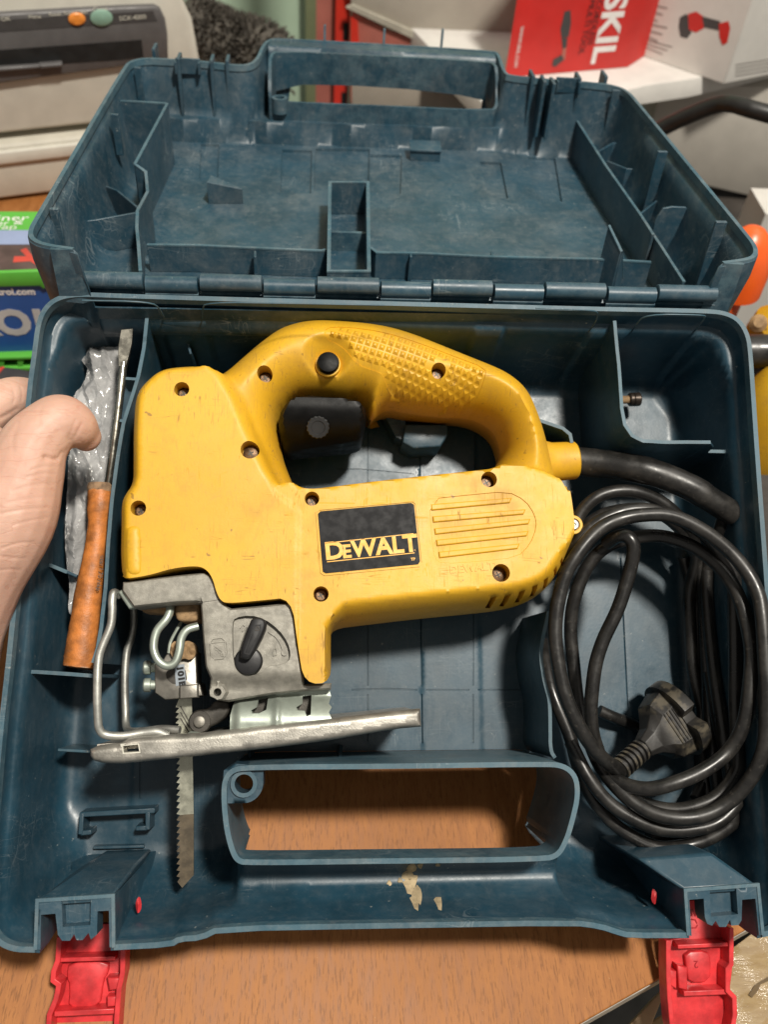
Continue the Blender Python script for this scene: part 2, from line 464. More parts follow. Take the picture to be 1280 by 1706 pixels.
# handle opening: a sleeve through the tray
def sleeve(loop, top, bot, th, taper):
    n = len(loop); inn = offset(loop if area2(loop) > 0 else loop[::-1], -th)
    out = loop if area2(loop) > 0 else loop[::-1]
    c = np.mean(out, axis=0); V = []; Fc = []
    def ring(l, z, tp):
        s = len(V)
        for p in l:
            q = c+(np.array(p)-c)*(1-tp); V.append((q[0], q[1], z(p)))
        return s
    a = ring(out, bot, 0); b = ring(out, top, 0); cc = ring(inn, top, 0); d = ring(inn, bot, taper)
    for r0, r1 in ((a,b),(b,cc),(cc,d),(d,a)):
        for i in range(n):
            j = (i+1) % n; Fc.append((r0+i, r0+j, r1+j, r1+i))
    return V, Fc
bu0, bu1 = onw(402,1430,5.5)[0], onw(925,1430,5.5)[0]
botf = lambda p: 4.6 if (bu0 < p[0] < bu1 and p[1] < tun_lo+1.2) else .25
part('handle_opening', sleeve(TUN, lambda p: H+.06, botf, .2, 0.0), MAT['edge'], case, sharp=50)
# screw eye in its corner
ec = onw(406,1306,H); r1 = .95
eye = [(ec[0]+r1*.78*math.cos(a), ec[1]+r1*.78*math.sin(a)) for a in np.linspace(math.pi*.0, -math.pi*.5, 9)]
tl = onw(372,1284,H)
eye = eye+[(ec[0]-.62, ec[1]-.74), (ec[0]-.85, ec[1]-.4), (ec[0]-.8, ec[1]+.5), (ec[0]-.4, ec[1]+.75), (ec[0]+.74, ec[1]+.66)]
part('screw_eye', relief(eye, lambda x, y: np.full_like(x, H-.25), .15, holes=[circ(ec, .36, 24)], skirt=H-1.6), MAT['case'], case)
part('screw_boss', relief(circ(ec, .52, 24), lambda x, y: np.full_like(x, H-.12), .1, holes=[circ(ec, .36, 24)], skirt=H-.3), MAT['edge'], case)

for q in ([(62,1500,H-.02),(190,1492,H-.02),(228,1440,3.6),(146,1443,3.6)], [(1140,1483,H-.02),(1263,1475,H-.02),(1186,1420,5.5),(1062,1430,5.5)]):
    T = B3(q); part('latch_housing', hexa([(x, y, 0) for x, y, z in T], T), MAT['case'], case, bev=.14, sharp=25)
def divider(pts, w1, w0=0.0, th=.12, name='divider', par=case, m='case', cap=True):
    """pts: photo pixels of the top edge at height w1"""
    q = B2(pts, w1) if not hasattr(w1, '__len__') else [onw(x, y, w)[:2] for (x, y), w in zip(pts, w1)]
    return part(name, wall(q, w0, w1, th), MAT[m], par, bev=.03)
def dedge(pts, w1, th=.12, par=case):
    q = B2(pts, w1) if not hasattr(w1, '__len__') else [onw(x, y, w)[:2] for (x, y), w in zip(pts, w1)]
    w1 = w1 if hasattr(w1, '__len__') else [w1]*len(q)
    rag = [rng.normal(0, .012) for _ in q]
    part('worn_edge', wall(q, [w-.05 for w in w1], [w+.035+r for w, r in zip(w1, rag)], th+.03, 0), MAT['edge'], par)
d1 = [(246,522),(244,540),(240,580),(231,627),(219,665),(206,705),(199,745),(194,777),(187,830),(181,898),(176,981),(169,1044),(163,1080),(155,1104)]
w1 = 5.4
x = divider(d1, w1); dedge([tuple(p) for p in resample(d1, 14, False)], w1, par=x)
for a, b in (((202,630),(232,632)), ((193,699),(207,702))):
    part('rib', wall(B2([a, b], 5.1), 3.5, 5.1, .12), MAT['edge'], case)
x = divider([(41,1119),(90,1121),(158,1126)], 4.6); dedge([(41,1119),(60,1119),(90,1121),(120,1123),(158,1126)], 4.6, par=x)
x = divider([(57,931),(85,942),(112,953),(128,960)], 3.6); dedge([(57,931),(85,942),(112,953)], 3.6, par=x)
divider([(96,1249),(150,1252)], 2.6, name='rib', m='edge')
divider([(70,703),(100,706)], 4.2)
# right hand compartment
d4 = [(1024,535),(1027,570),(1032,620),(1036,680),(1041,708),(1053,726),(1072,735),(1110,737),(1184,737)]
x = divider(d4, 5.9); dedge(resample(d4, 14, False), 5.9, par=x)
x = divider([(1184,737),(1189,743),(1180,752),(1216,753)], [5.9,5.2,4.3,4.3]); dedge([(1180,752),(1216,753)], 4.3, par=x)
d5 = [(897,700),(915,706),(938,714),(950,724),(953,738)]
x = divider(d5, 4.2); dedge(d5, 4.2, par=x)
d6 = [(914,1018),(912,1030),(905,1060),(901,1086),(903,1112),(909,1143),(916,1165),(917,1210),(917,1250),(925,1262)]
x = divider(smooth(d6, 1), 4.6); dedge(smooth(d6, 2), 4.6, par=x)
for px in (415, 568): part('rib', wall([onw(px,1240,0)[:2], onw(px,1264,4)[:2]], 0, [.6, 3.4], .14), MAT['case'], case)
for px in (1150, 1222): pass
# block under the jigsaw's handle
q = B2([(676,705),(746,705),(748,722),(735,742),(690,745),(672,735)], 2.2)
part('support_block', prism(q, 0, 2.0, 0, .08), MAT['case'], case)
part('support_block', prism(B2([(640,690),(676,700),(676,735),(660,728)], 1.5), 0, 1.5), MAT['case'], case)
# slot for accessories at the front left
sl = thing_slot = None
zz = 1.1
for a, b, wd in (((133,1357),(258,1350),.22), ((134,1388),(152,1386),.2), ((226,1380),(246,1379),.2)):
    pa, pb = onw(*a, zz), onw(*b, zz)
    part('slot_bar', wall([pa[:2], pb[:2]], 0, zz, wd), MAT['case'], case, bev=.04)
for a, b in (((136,1354),(134,1390)), ((246,1352),(246,1382))):
    part('slot_bar', wall([onw(*a, zz)[:2], onw(*b, zz)[:2]], 0, zz+.02, .2), MAT['case'], case, bev=.04)
divider([(155,1412),(240,1410)], .35, name='rib')
# small glints of moulding in the back wall recess
for px in (310, 306): pass
x = divider([(306,550),(318,590)], 3.4, name='rib')
# moulded outlines of the recesses in the back wall
def onback(px, py):
    o, d = _ray(px, py, M_CASE); p0 = Vector((0, 25.3836/2-.34, 5.2)); nrm = Vector((0, -(5.2-1.0), (1.05-.34)*-1)).normalized()
    t = (p0-o).dot(nrm)/d.dot(nrm); return tuple(o+d*t+nrm*.02*(1 if nrm.dot(d) < 0 else -1))
for pts in ([(300,610),(283,555),(268,514),(250,502),(137,500)], [(340,560),(336,515),(344,503),(480,505),(640,508)], [(893,513),(985,516),(998,520),(992,540),(950,590),(918,622)], [(1030,590),(1060,540),(1076,523),(1172,524),(1177,528),(1150,560),(1098,618)]):
    part('wall_bead', tube(smooth([onback(*p) for p in pts], 2), .035, 6), MAT['edge'], case)

# tan glue flecks on the grip
MAT['glue'] = plain('dried_glue', (.42, .33, .20), .8, 0, .25, 300, .4)
fl_V = []; fl_F = []
for px, py, r in ((688,1447,8),(702,1444,5),(682,1462,10),(690,1470,9),(684,1477,10),(695,1488,9),(690,1496,7),(731,1442,4),(728,1497,6),(650,1474,4),(668,1470,4)):
    c = onw(px, py, 4.2); n0 = len(fl_V); m_ = 9
    for rr_, dz in ((1, .0), (.7, .03)):
        for k in range(m_):
            a = 2*math.pi*k/m_; q_ = r*.0255*rr_*(1+.25*math.sin(k*2.3+px)); x, y = c[0]+q_*math.cos(a), c[1]+q_*math.sin(a)
            fl_V.append((x, y, float(tray_h(np.array([x]), np.array([y]))[0])+.012+dz))
    fl_F += [(n0+k, n0+(k+1) % m_, n0+m_+(k+1) % m_, n0+m_+k) for k in range(m_)]+[tuple(range(n0+m_, n0+2*m_))]
part('glue_flecks', (fl_V, fl_F), MAT['glue'], case, kind='stuff', solid='open')

# front latch housings: frame around each latch
for k, (P, T) in enumerate((([(60,1581),(63,1499),(189,1491),(190,1577),(183,1577),(182,1516),(163,1517),(162,1556),(152,1564),(148,1553),(138,1565),(128,1565),(124,1555),(117,1566),(104,1566),(97,1556),(93,1521),(69,1523),(68,1581)],
                            [(103,1500),(152,1498),(151,1540),(105,1543)]),
                           ([(1146,1557),(1141,1482),(1262,1473),(1270,1556),(1264,1557),(1258,1496),(1236,1498),(1235,1532),(1230,1540),(1218,1541),(1216,1531),(1209,1543),(1198,1543),(1192,1533),(1186,1541),(1178,1538),(1174,1527),(1172,1496),(1148,1498),(1152,1558)],
                            [(1182,1482),(1226,1479),(1229,1522),(1184,1526)]))):
    T2 = B2(T, H)
    o = part('latch_catch', relief(B2(P, H), lambda x, y: np.full_like(x, H+.05), .2, loops=[(T2, .45)], skirt=H-.9), MAT['case'], case, sharp=30)
    part('rim_lip', wall([p for p in B2([P[0], P[1], P[2], P[3]], H)], H-.05, H+.09, .13, 0), MAT['edge'], case)
# red dot of paint on each housing
for px, py, w in ((231,1507,4.4), (1090,1493,4.6)):
    p = onw(px, py, w); part('paint_spot', xf(([(0.26*math.cos(a)*.45, .3*math.sin(a), .05*math.sin(3*a)) for a in np.linspace(0, 5.7, 11)]+[(0,0,.1)], [(i, (i+1) % 11, 11) for i in range(11)]), Matrix.Translation(p)), MAT['red'], case, solid='open')

# ---- lid
lid_px = [(122,416),(85,411),(62,405),(51,396),(52,383),(60,368),(208,112),(220,103),(240,99),(262,99),(351,105),(405,112),(428,104),(439,76),(450,67),(470,66),(820,86),(831,92),(839,120),(850,129),(1000,140),(1030,146),(1046,154),(1062,172),(1243,392),(1257,410),(1260,424),(1250,433),(1205,439)]
LR = smooth(L2(lid_px, 0), 2)
LF = -4.4
ltun_px = [(447,160,-1.6),(447,120,-.6),(448,95,-.05),(458,86,0),(640,94,0),(813,104,0),(826,108,0),(830,116,-.05),(831,150,-1.2),(831,178,-1.9),(822,187,-2),(640,179,-2),(468,172,-2),(451,169,-1.9)]
LT3 = smooth(L3(ltun_px), 1, True); LT = [p[:2] for p in LT3]
v_ledge = onw(600,262-0,LF,M_LID)[1]
farL = onw(290,236,LF,M_LID)[1]; farR = onw(975,256,LF,M_LID)[1]
uL = onw(284,236,LF,M_LID)[0]; uR = onw(985,256,LF,M_LID)[0]
def pan(px0, px1, py0, py1): 
    a = onw(px0, py0, LF, M_LID); b = onw(px1, py1, LF, M_LID); return min(a[0], b[0]), max(a[0], b[0]), min(a[1], b[1]), max(a[1], b[1])
panels = [(470,520,250,322),(617,670,258,322),(526,616,248,318),(800,835,270,330),(880,925,262,335),(335,365,240,300)]
def B2L(p):
    return L2([(p[0],p[2]),(p[1],p[2]+1),(p[1]+(12 if p[0] > 700 else -2),p[3]+1),(p[0]+(14 if p[0] > 700 else -3),p[3])], LF)
FL_, FR_ = onw(458,86,0,M_LID), onw(813,104,0,M_LID)
vfar = lambda x: np.interp(x, [FL_[0], FR_[0]], [FL_[1], FR_[1]])
def lid_h(X, Y):
    d = dpoly(X, Y, LR)
    h = np.interp(d, [0, .1, .3, .36, .6, .9, 1.2, 1.6], [0, -.5, -.75, -1.3, -2.9, -3.9, -4.25, LF])
    far = sst(Y, 17, 19)
    hfar = np.interp(d, [0, .1, .3, .5, .8, 1.0], [0, -.5, -1.6, -2.6, -3.8, LF])
    h = h*(1-far)+hfar*far
    near = (1-sst(Y, .9, 1.3))*sst(X, LR[0][0]+.1, LR[0][0]+.5)*(1-sst(X, LR[-1][0]-.5, LR[-1][0]-.1))
    hn = np.interp(d, [0, .15, .4, .7], [-2.6, -3.2, -4.2, LF])
    h = h*(1-near)+np.minimum(h, hn)*near
    vf = farL+(X-uL)/(uR-uL)*(farR-farL)
    led = sst(Y, vf-.03, vf+.12)
    h = np.maximum(h, LF*(1-led)-3.05*led)
    # grip at the far edge, around the opening
    g = sst(X, LT[0][0]-.5, LT[0][0]-.2)
    dt = dpoly(X, Y, LT); inr = (X > onw(447,90,0,M_LID)[0]-.1) & (X < onw(831,108,0,M_LID)[0]+.1)
    vt = max(p[1] for p in LT)
    hg = np.interp(np.clip((Y-vfar(X))/1.15, -.2, 1), [-.2, 0, .3, .6, 1], [-3, -1.4, -1.5, -1.2, 0])
    h = np.where(inr & (Y > vfar(X)-.1), np.maximum(h, hg), h)
    return h
def lsk(z):
    x0, x1, yy = LT[0][0]-.4, max(p[0] for p in LT)+.4, max(p[1] for p in LT)
    return lambda x, y, zt: max(min(zt, z), -1.45) if (x0 < x < x1 and y > vfar(x)+.05) else min(zt, z)
lid = part('lid_shell', relief(LR, lid_h, .16, holes=[LT], edge_rings=(.05, .1, .18, .26, .36, .48, .6, .75), loops=[(B2L(p), .16) for p in panels], skirt=[(.02, lsk(-.02)), (.14, lsk(-.08)), (.12, lsk(-1.0)), (-.3, lsk(-3.6)), (-.9, lsk(LF-.25))], skirt_holes=False), MAT['lid'], case, M=M_LID, sharp=60)
part('rim_lip', wall(resample(LR, .5, False), -.3, .05, .2), MAT['edge'], case, M=M_LID)
# opening sleeve of the lid
top = {tuple(p[:2]): p[2] for p in LT3}
def ltop(p):
    k = min(LT3, key=lambda q: (q[0]-p[0])**2+(q[1]-p[1])**2); return k[2]+.05
vt0 = min(p[1] for p in LT); vt1 = max(p[1] for p in LT)
part('handle_opening', sleeve(LT, ltop, lambda p: LF-.15+(LF*-1-1.35)*min(1, max(0, (p[1]-vt0)/(vt1-vt0)))**2, .2, 0.0), MAT['lid'], case, M=M_LID, sharp=50)
ec = onw(466,160,-1.6,M_LID)
part('screw_boss', relief(circ(ec, .5, 20), lambda x, y: np.full_like(x, -1.7), .1, holes=[circ(ec, .3, 20)], skirt=-2.6), MAT['edge'], case, M=M_LID)
def ldiv(pts, w1, w0=LF, th=.12, name='divider', m='lid', edge=True):
    ws = w1 if hasattr(w1, '__len__') else [w1]*len(pts)
    q = [onw(x, y, w, M_LID)[:2] for (x, y), w in zip(pts, ws)]
    o = part(name, wall(q, w0, ws, th), MAT[m], case, M=M_LID, bev=.03)
    if edge: part('worn_edge', wall(q, [w-.05 for w in ws], [w+.03 for w in ws], th+.03, 0), MAT['edge'], o, M=M_LID)
    return o
ldiv([(187,168),(230,170),(278,173)], -.9)
ldiv([(279,173),(225,274)], -.9)
ldiv([(225,274),(243,287),(246,320),(229,352),(228,380),(231,410),(234,452)], [-.9,-1.2,-1.7,-1.9,-1.9,-2,-2.2])
ldiv([(165,306),(195,317),(229,345)], -2.7, name='rib', edge=False)
ldiv([(134,369),(160,366),(226,345+9)], -2.6, name='rib', edge=False)
ldiv([(962,202),(1010,277),(1068,359),(1089,392)], -2.2)
ldiv([(1089,392),(1100,408),(1140,470)], -2.4)
ldiv([(998,252),(1022,238),(1045,238)], -2.6, name='rib', edge=False)
ldiv([(1012,268),(1045,281),(1078,282)], -2.7, name='rib', edge=False)
ldiv([(1066,357),(1095,334),(1118,335)], -2.6, name='rib', edge=False)
# tall bracket of the right compartment
def lplate(pts, wbase, th=.15, name='bracket', m='lid'):
    """upright plate facing the viewer: photo outline on the plane through its foot"""
    v = wbase; q = [onv(x, y, v, M_LID) for x, y in pts]; n = len(q)
    V = [(a, b-th/2, c) for a, b, c in q]+[(a, b+th/2, c) for a, b, c in q]
    return part(name, (V, [tuple(range(n)), tuple(range(n, 2*n))[::-1]]+[(i, (i+1) % n, n+(i+1) % n, n+i) for i in range(n)]), MAT[m], case, M=M_LID, bev=.03)
vb = onw(1120,435,LF,M_LID)[1]
lplate([(1080,415),(1092,365),(1105,347),(1120,344),(1143,345),(1148,353),(1146,375),(1141,390),(1150,395),(1164,395),(1158,425),(1135,442),(1100,440)], vb)
q = [onw(1016,373,-1.9,M_LID), onw(1035,395,-2.6,M_LID), onw(1037,463,-4.4,M_LID)]
ldiv([(1015,376),(1036,420)], [-1.3,-2.2], name='rib')
ldiv([(1036,420),(1037,463)], [-2.2,-3.9], name='rib')
# near cross wall
ldiv([(245,408),(330,409),(440,414),(535,418),(546,416)], -3.0, th=.14)
ldiv([(618,413),(628,421),(700,422),(820,428),(1000,432),(1085,437)], -3.0, th=.14)
for px in (425, 685, 820): ldiv([(px,418),(px,428)], -3.0, name='rib', edge=False)
# little box in the middle
tw = -2.6
bx = [onw(x, y, tw, M_LID)[:2] for x, y in ((550,304),(613,304),(615,452),(548,452))]
part('pocket', wall(bx, LF, tw, .15, closed=True), MAT['lid'], case, M=M_LID, bev=.03)
part('worn_edge', wall(bx, tw-.05, tw+.03, .18, 0, True), MAT['edge'], case, M=M_LID)
part('pocket_step', wall([onw(551,386,tw-.8,M_LID)[:2], onw(611,388,tw-.8,M_LID)[:2]], LF, tw-.8, .22), MAT['lid'], case, M=M_LID)
# wedge and hook on the lid floor
a = onw(347,340,LF,M_LID); b = onw(405,340,LF,M_LID)
part('wedge', hexa([(a[0], a[1], LF), (b[0], b[1], LF), (b[0], b[1]+.15, LF), (a[0], a[1]+1.0, LF)], [(a[0], a[1], LF+1.25), (b[0], b[1], LF+.85), (b[0], b[1]+.15, LF+.85), (a[0]+.15, a[1]+1.0, LF+1.25)]), MAT['lid'], case, M=M_LID, bev=.03)
a = onw(683,268,LF,M_LID); b = onw(733,270,LF,M_LID)
part('hook', join(hexa([(a[0], a[1], LF), (b[0], b[1], LF), (b[0], b[1]+.2, LF), (a[0], a[1]+.2, LF)], [(a[0], a[1], LF+.6), (b[0], b[1], LF+.6), (b[0], b[1]+.2, LF+.6), (a[0], a[1]+.2, LF+.6)]),
     hexa([(a[0]-.05, a[1]-.1, LF+.6), (b[0]+.05, b[1]-.1, LF+.6), (b[0]+.05, b[1]+1.2, LF+.75), (a[0]-.05, a[1]+1.2, LF+.75)], [(a[0]-.05, a[1]-.1, LF+.72), (b[0]+.05, b[1]-.1, LF+.72), (b[0]+.05, b[1]+1.2, LF+.87), (a[0]-.05, a[1]+1.2, LF+.87)])), MAT['lid'], case, M=M_LID, bev=.02)
# upright ribs on the far wall and along the sides
def lrib(px, ptop, pbot, wtop=.3, wbot=-3.05, dep=.55, th=.2):
    a = onw(px, pbot, wbot, M_LID); 
    vf = a[1]; part('rib', box((a[0], vf-.1, (wtop+wbot)/2), (th, 1.3, wtop-wbot)), MAT['lid'], case, M=M_LID, bev=.03)
for px, pb in ((268,170),(307,187),(360,190),(385,190),(872,212),(890,222),(905,226),(946,216),(988,212)):
    lrib(px, 0, pb, .32)
for px in (541, 639, 735):
    a = onw(px, 78 if px < 600 else 84, -.3, M_LID); part('pin', prism([(a[0]-.07, a[1]-.1), (a[0]+.07, a[1]-.1), (a[0]+.07, a[1]+.2), (a[0]-.07, a[1]+.2)], -1.3, 1.0, 0, .04), MAT['edge'], case, M=M_LID)
for px in (300, 318, 393, 925, 985):
    pass
for px in (312, 948):                          # latch keepers behind the far rim
    a = onw(px, 108 if px < 600 else 140, 0, M_LID)
    part('latch_keeper', join(box((a[0], a[1]+.35, -.2), (1.5, .16, .9)), box((a[0]-.7, a[1]+.1, -.2), (.14, .5, .7)), box((a[0]+.7, a[1]+.1, -.2), (.14, .5, .7))), MAT['lid'], case, M=M_LID, bev=.03)
for a, b in (((1036,152),(1022,182)), ((1113,254),(1096,306)), ((1212,371),(1180,436))):
    p = onw(*a, -.1, M_LID); part('rib', box((p[0]-.3, p[1], -2.0), (.55, .2, 3.9)), MAT['lid'], case, M=M_LID, bev=.03)
for a in ((80,347),(222,112),(183,190)):
    p = onw(*a, -.1, M_LID); part('rib', box((p[0]+.25, p[1], -1.2), (.4, .2, 2.2)), MAT['lid'], case, M=M_LID, bev=.03)
# near corner cheeks of the lid
for s, pts in ((0, [(122,416),(110,470)]), (1, [(1205,439),(1203,480)])):
    a = onw(*pts[0], 0, M_LID)
    part('corner_cheek', wall([(a[0]-.9*(1 if s == 0 else -1), a[1]-.02), (a[0], a[1]), (a[0]+.35*(1 if s == 0 else -1), a[1]+.05)], [-2.3, -2.4, -2.3], [.03, .03, -1.7], .2), MAT['lid'], case, M=M_LID)

# ---- hinge: knuckles in a row, alternately of lid and tray
ks = [134,241,332,438,527,633,719,821,906,1009,1093,1194]
hl = lambda x: 466+(x-134)*(490-466)/(1194-134)
for i in range(11):
    a, b = ks[i]+1.2, ks[i+1]-1.2; low = i % 2
    w = H+.1-(.12 if low else 0)
    pa = onw(a, hl(a)+(5 if low else 0), w); pb = onw(b, hl(b)+(5 if low else 0), w)
    d = Vector(pb)-Vector(pa); L = d.length
    g = lathe(pa, d, [(0,.3),(.03,.36),(L-.03,.36),(L,.3)], 16)
    o = part('hinge_knuckle', g, MAT['case'] if low else MAT['lid'], case)
    if low:
        part('knuckle_flange', hexa([(pa[0], pa[1]-.62, H-.5), (pb[0], pb[1]-.62, H-.5), (pb[0], pb[1]-.1, H-.5), (pa[0], pa[1]-.1, H-.5)], [(pa[0], pa[1]-.42, H-.1), (pb[0], pb[1]-.42, H-.1), (pb[0], pb[1]-.1, H), (pa[0], pa[1]-.1, H)]), MAT['case'], o)
    else:
        q0 = onw(a, hl(a)-14, -2.6, M_LID); q1 = onw(b, hl(b)-14, -2.6, M_LID)
a = onw(134, hl(134), H); b = onw(1194, hl(1194), H)
part('hinge_bar', hexa([(a[0], a[1]-.55, H-1.3), (b[0], b[1]-.55, H-1.3), (b[0], b[1]+.1, H-1.3), (a[0], a[1]+.1, H-1.3)], [(a[0], a[1]-.45, H-.22), (b[0], b[1]-.45, H-.22), (b[0], b[1]+.1, H-.22), (a[0], a[1]+.1, H-.22)]), MAT['case'], case)

# recycling emblem moulded in the cable compartment's floor
rcp = lambda pts: wall(B2(pts, 0), -.02, .05, .045, 0)
part('recycling_emblem', join(rcp([(1076,1141),(1085,1130),(1093,1141)]), rcp([(1068,1150),(1064,1160),(1080,1161)]), rcp([(1088,1161),(1102,1159),(1098,1148)])), MAT['case'], case)
o_ = onw(1084, 1157, .03); text('5', .42, frame_at(o_, (1,.02,0), (0,0,1), M_CASE), MAT['case'], case, .02, 'emblem_digit', 'CENTER')
o_ = onw(1084, 1178, .03); text('PP', .3, frame_at(o_, (1,.02,0), (0,0,1), M_CASE), MAT['case'], case, .02, 'emblem_lettering', 'CENTER')
# ---------------------------------------------------------------- the table
def wood(name, a, b):
    n = N(name)
    rot = (0, 0, math.radians(-17))
    g = n.noise(50, 6, .65, n.map((5, .8, 1), rot)); f = n.noise(330, 3, .6, n.map((4.5, .55, 1), (0, 0, math.radians(-17))))
    c = n.mix(n.ramp(g, .3, .7), a, b)
    pores = n.ramp(f, .52, .66); c = n.mix(n.math('MULTIPLY', pores, .5), c, tuple(x*.35 for x in a))
    c = n.mix(n.ramp(n.noise(9, 6, .65), .4, .7, 0, .4), c, tuple(x*.72 for x in a)); c = n.mix(n.ramp(n.noise(900, 2), .74, .78, 0, .5), c, (.5, .36, .2))
    n.set(Base_Color=c, Roughness=n.ramp(g, .3, .7,   .5, .62)); n.b.inputs['Specular IOR Level'].default_value = .3; n.bump(f, .08, .0003)
    return n.m
MAT['wood'] = wood('table_veneer', (.31, .118, .032), (.40, .165, .05))
MAT['greyedge'] = plain('grey_edge_band', (.34, .33, .30), .6, 0, .2, 80)
e0 = onw(964, 1706, TZ, M_ID); e1 = onw(1107, 1625, TZ, M_ID)
dx, dy = e1[0]-e0[0], e1[1]-e0[1]; L = math.hypot(dx, dy); dx /= L; dy /= L
table = thing('table', 'brown wood grain table top with chipped grey edge under the case', 'table', M_ID, (0, 10, TZ-2))
A = (e0[0]-dx*14, e0[1]-dy*14); k = (18.5-e0[0])/dx; Bp = (e0[0]+dx*k, e0[1]+dy*k)
top = [A, Bp, (Bp[0], 50), (-12, 50), (-12, 80), (-75, 80), (-75, A[1])]
part('table_top', prism(top, TZ-.35, TZ, 0, .06), MAT['wood'], table)
core = offset(top if area2(top) > 0 else top[::-1], .03)
part('edge_band', prism(core, TZ-2.0, TZ-.352), MAT['greyedge'], table)
# ---------------------------------------------------------------- the jigsaw
def yellow_mat():
    n = N('yellow_housing')
    med = n.noise(70, 6, .65); big = n.noise(18, 4, .6)
    c = n.mix(n.ramp(big, .35, .65), (.60, .328, .012), (.66, .37, .018))
    fs = n.noise(420, 4, .7, n.map((2.2,.6,1), (0,0,.9))); c = n.mix(n.ramp(fs, .5, .72, 0, .28), c, (.40, .21, .03))
    grime = n.math('MULTIPLY', n.ramp(med, .45, .7), n.ramp(n.noise(26, 5, .6, n.map((1,1,1),(0,0,0),(3,1,5))), .42, .66))
    c = n.mix(n.math('MULTIPLY', grime, .5), c, (.34, .18, .035))
    reg = n.ramp(n.noise(16, 3, .5, n.map((1,1,1),(0,0,0),(4,6,1))), .36, .54)
    sc = None
    for i, (s, st, r) in enumerate(((60, (6,.3,1), .5), (60, (6,.3,1), 1.3), (70, (7,.35,1), 2.3), (55, (5,.3,1), 0.1), (60, (.3,6,1), .2))):
        l = n.math('MULTIPLY', n.lines(s, .0075, st, (0,0,r), (i*3.1, i*1.7, i), .12, 1), n.ramp(n.noise(130, 2, .5, n.map((1,1,1),(0,0,0),(i,2*i,i))), .55, .62))
        sc = l if sc is None else n.math('MAXIMUM', sc, l)
    c = n.mix(n.math('MULTIPLY', sc, n.math('MULTIPLY', reg, .62)), c, (.25, .135, .035))
    sm = n.ramp(n.noise(30, 8, .72, n.map((1,1,1),(0,0,0),(2,7,3)), .5), .52, .68, 0, .22); c = n.mix(sm, c, (.36, .19, .05))
    spots = n.ramp(n.noise(210, 2, .5), .72, .76); c = n.mix(n.math('MULTIPLY', spots, .6), c, (.12, .06, .02))
    n.set(Base_Color=c, Roughness=n.math('ADD', n.ramp(med, .2, .8, .44, .58), n.math('MULTIPLY', sc, .15)))
    n.b.inputs['Subsurface Weight'].default_value = .0
    n.bump(n.math('ADD', n.noise(1400, 2), n.math('MULTIPLY', sc, -.6)), .16, .00015)
    return n.m
MAT['yellow'] = yellow_mat()
MAT['alu'] = plain('cast_aluminium', (.25, .238, .205), .55, .3, .2, 260, .4)
MAT['alu2'] = plain('clamp_steel', (.26, .245, .215), .42, .7, .2, 160, .1)
MAT['solesteel'] = plain('worn_sole_steel', (.34, .325, .29), .44, .7, .3, 110, .25, wear=(.5, .46, .40))
MAT['zinc'] = plain('passivated_zinc', (.42, .47, .41), .42, .65, .18, 70, .08)
MAT['brass'] = plain('sawdust_caked_metal', (.33, .21, .105), .75, .1, .35, 200, .7)
def rubber():
    n = N('dusty_black_rubber'); f = n.noise(80, 6, .7)
    c = n.mix(n.ramp(f, .42, .72, 0, .55), (.011, .0105, .010), (.040, .036, .031))
    c = n.mix(n.ramp(n.noise(420, 3, .6), .62, .72, 0, .5), c, (.07, .063, .054))
    n.set(Base_Color=c, Roughness=n.ramp(f, .35, .7, .26, .5)); n.bump(n.noise(500, 3), .12, .0002); return n.m
MAT['rubber'] = rubber()
MAT['trigger'] = plain('black_trigger', (.004, .004, .004), .42, 0, .3, 120, .05, .14)
MAT['dark'] = plain('grimy_dark_metal', (.055, .05, .043), .5, .5, .3, 120, .2)
MAT['screw'] = plain('rusty_screw', (.16, .10, .06), .45, .8, .35, 300, .3)
MAT['sticker'] = plain('black_sticker', (.013, .013, .014), .5, 0, .03, 160, 0, .12)
MAT['print'] = plain('yellow_print', (.78, .42, .06), .5, 0, .08, 300)
MAT['whiteprint'] = plain('pale_print', (.6, .58, .5), .5, 0, .1, 300)

saw = thing('jigsaw', 'yellow and grey corded jigsaw lying on its side in the open case', 'jigsaw', M_CASE, (-3, 1, .4))
OUTW = 5.0
out_px = [(203,968),(201,930),(202,880),(202,842),(208,826),(220,806),(222,780),(222,723),(225,672),(232,652),(246,636),(264,621),(286,614),(336,611),(367,607),(399,593),(430,572),(461,551),(492,540),(524,535),(560,536),(609,540),(651,547),(693,560),(735,577),(777,594),(820,611),(845,623),(870,642),(887,663),(900,689),(910,714),(918,740),(930,780),(938,815),(944,849),(948,883),(948,912),(942,938),(929,963),(912,984),(887,1001),(845,1013),(777,1020),(693,1028),(609,1038),(553,1045),(552,1070),(553,1137),(508,1139),(498,1080),(488,1002),(440,1007),(385,1012),(375,1006),(369,993),(364,974),(355,959),(340,952),(300,956),(250,962)]
hole_px = [(465,687),(482,667),(507,661),(567,666),(603,671),(612,690),(616,698),(622,698),(634,685),(651,681),(676,687),(735,694),(769,694),(799,701),(824,718),(834,744),(836,764),(829,775),(777,780),(693,789),(609,798),(541,807),(516,809),(501,806),(491,796),(474,756),(466,731),(463,706)]
def sil(p):                                   # height at which the outline is seen
    x, y = p
    if y < 800 and x < 345 or (x < 212 and y < 960): return 6.2
    if y < 760: return float(np.interp(x, [345, 400, 440, 880, 918], [6.2, 4.7, 4.25, 4.25, 4.7]))
    return OUTW if x > 250 else 6.4
def holew(p): return 6.3 if p[1] > 770 or (p[0] < 500 and p[1] > 720) else (3.6 if p[0] > 600 else 4.2)
OUTB = [onw(*p, sil(p))[:2] for p in out_px]
OUT = smooth(OUTB, 2, True); HOLE = smooth([onw(*p, holew(p))[:2] for p in hole_px], 2, True)
W0 = 3.4
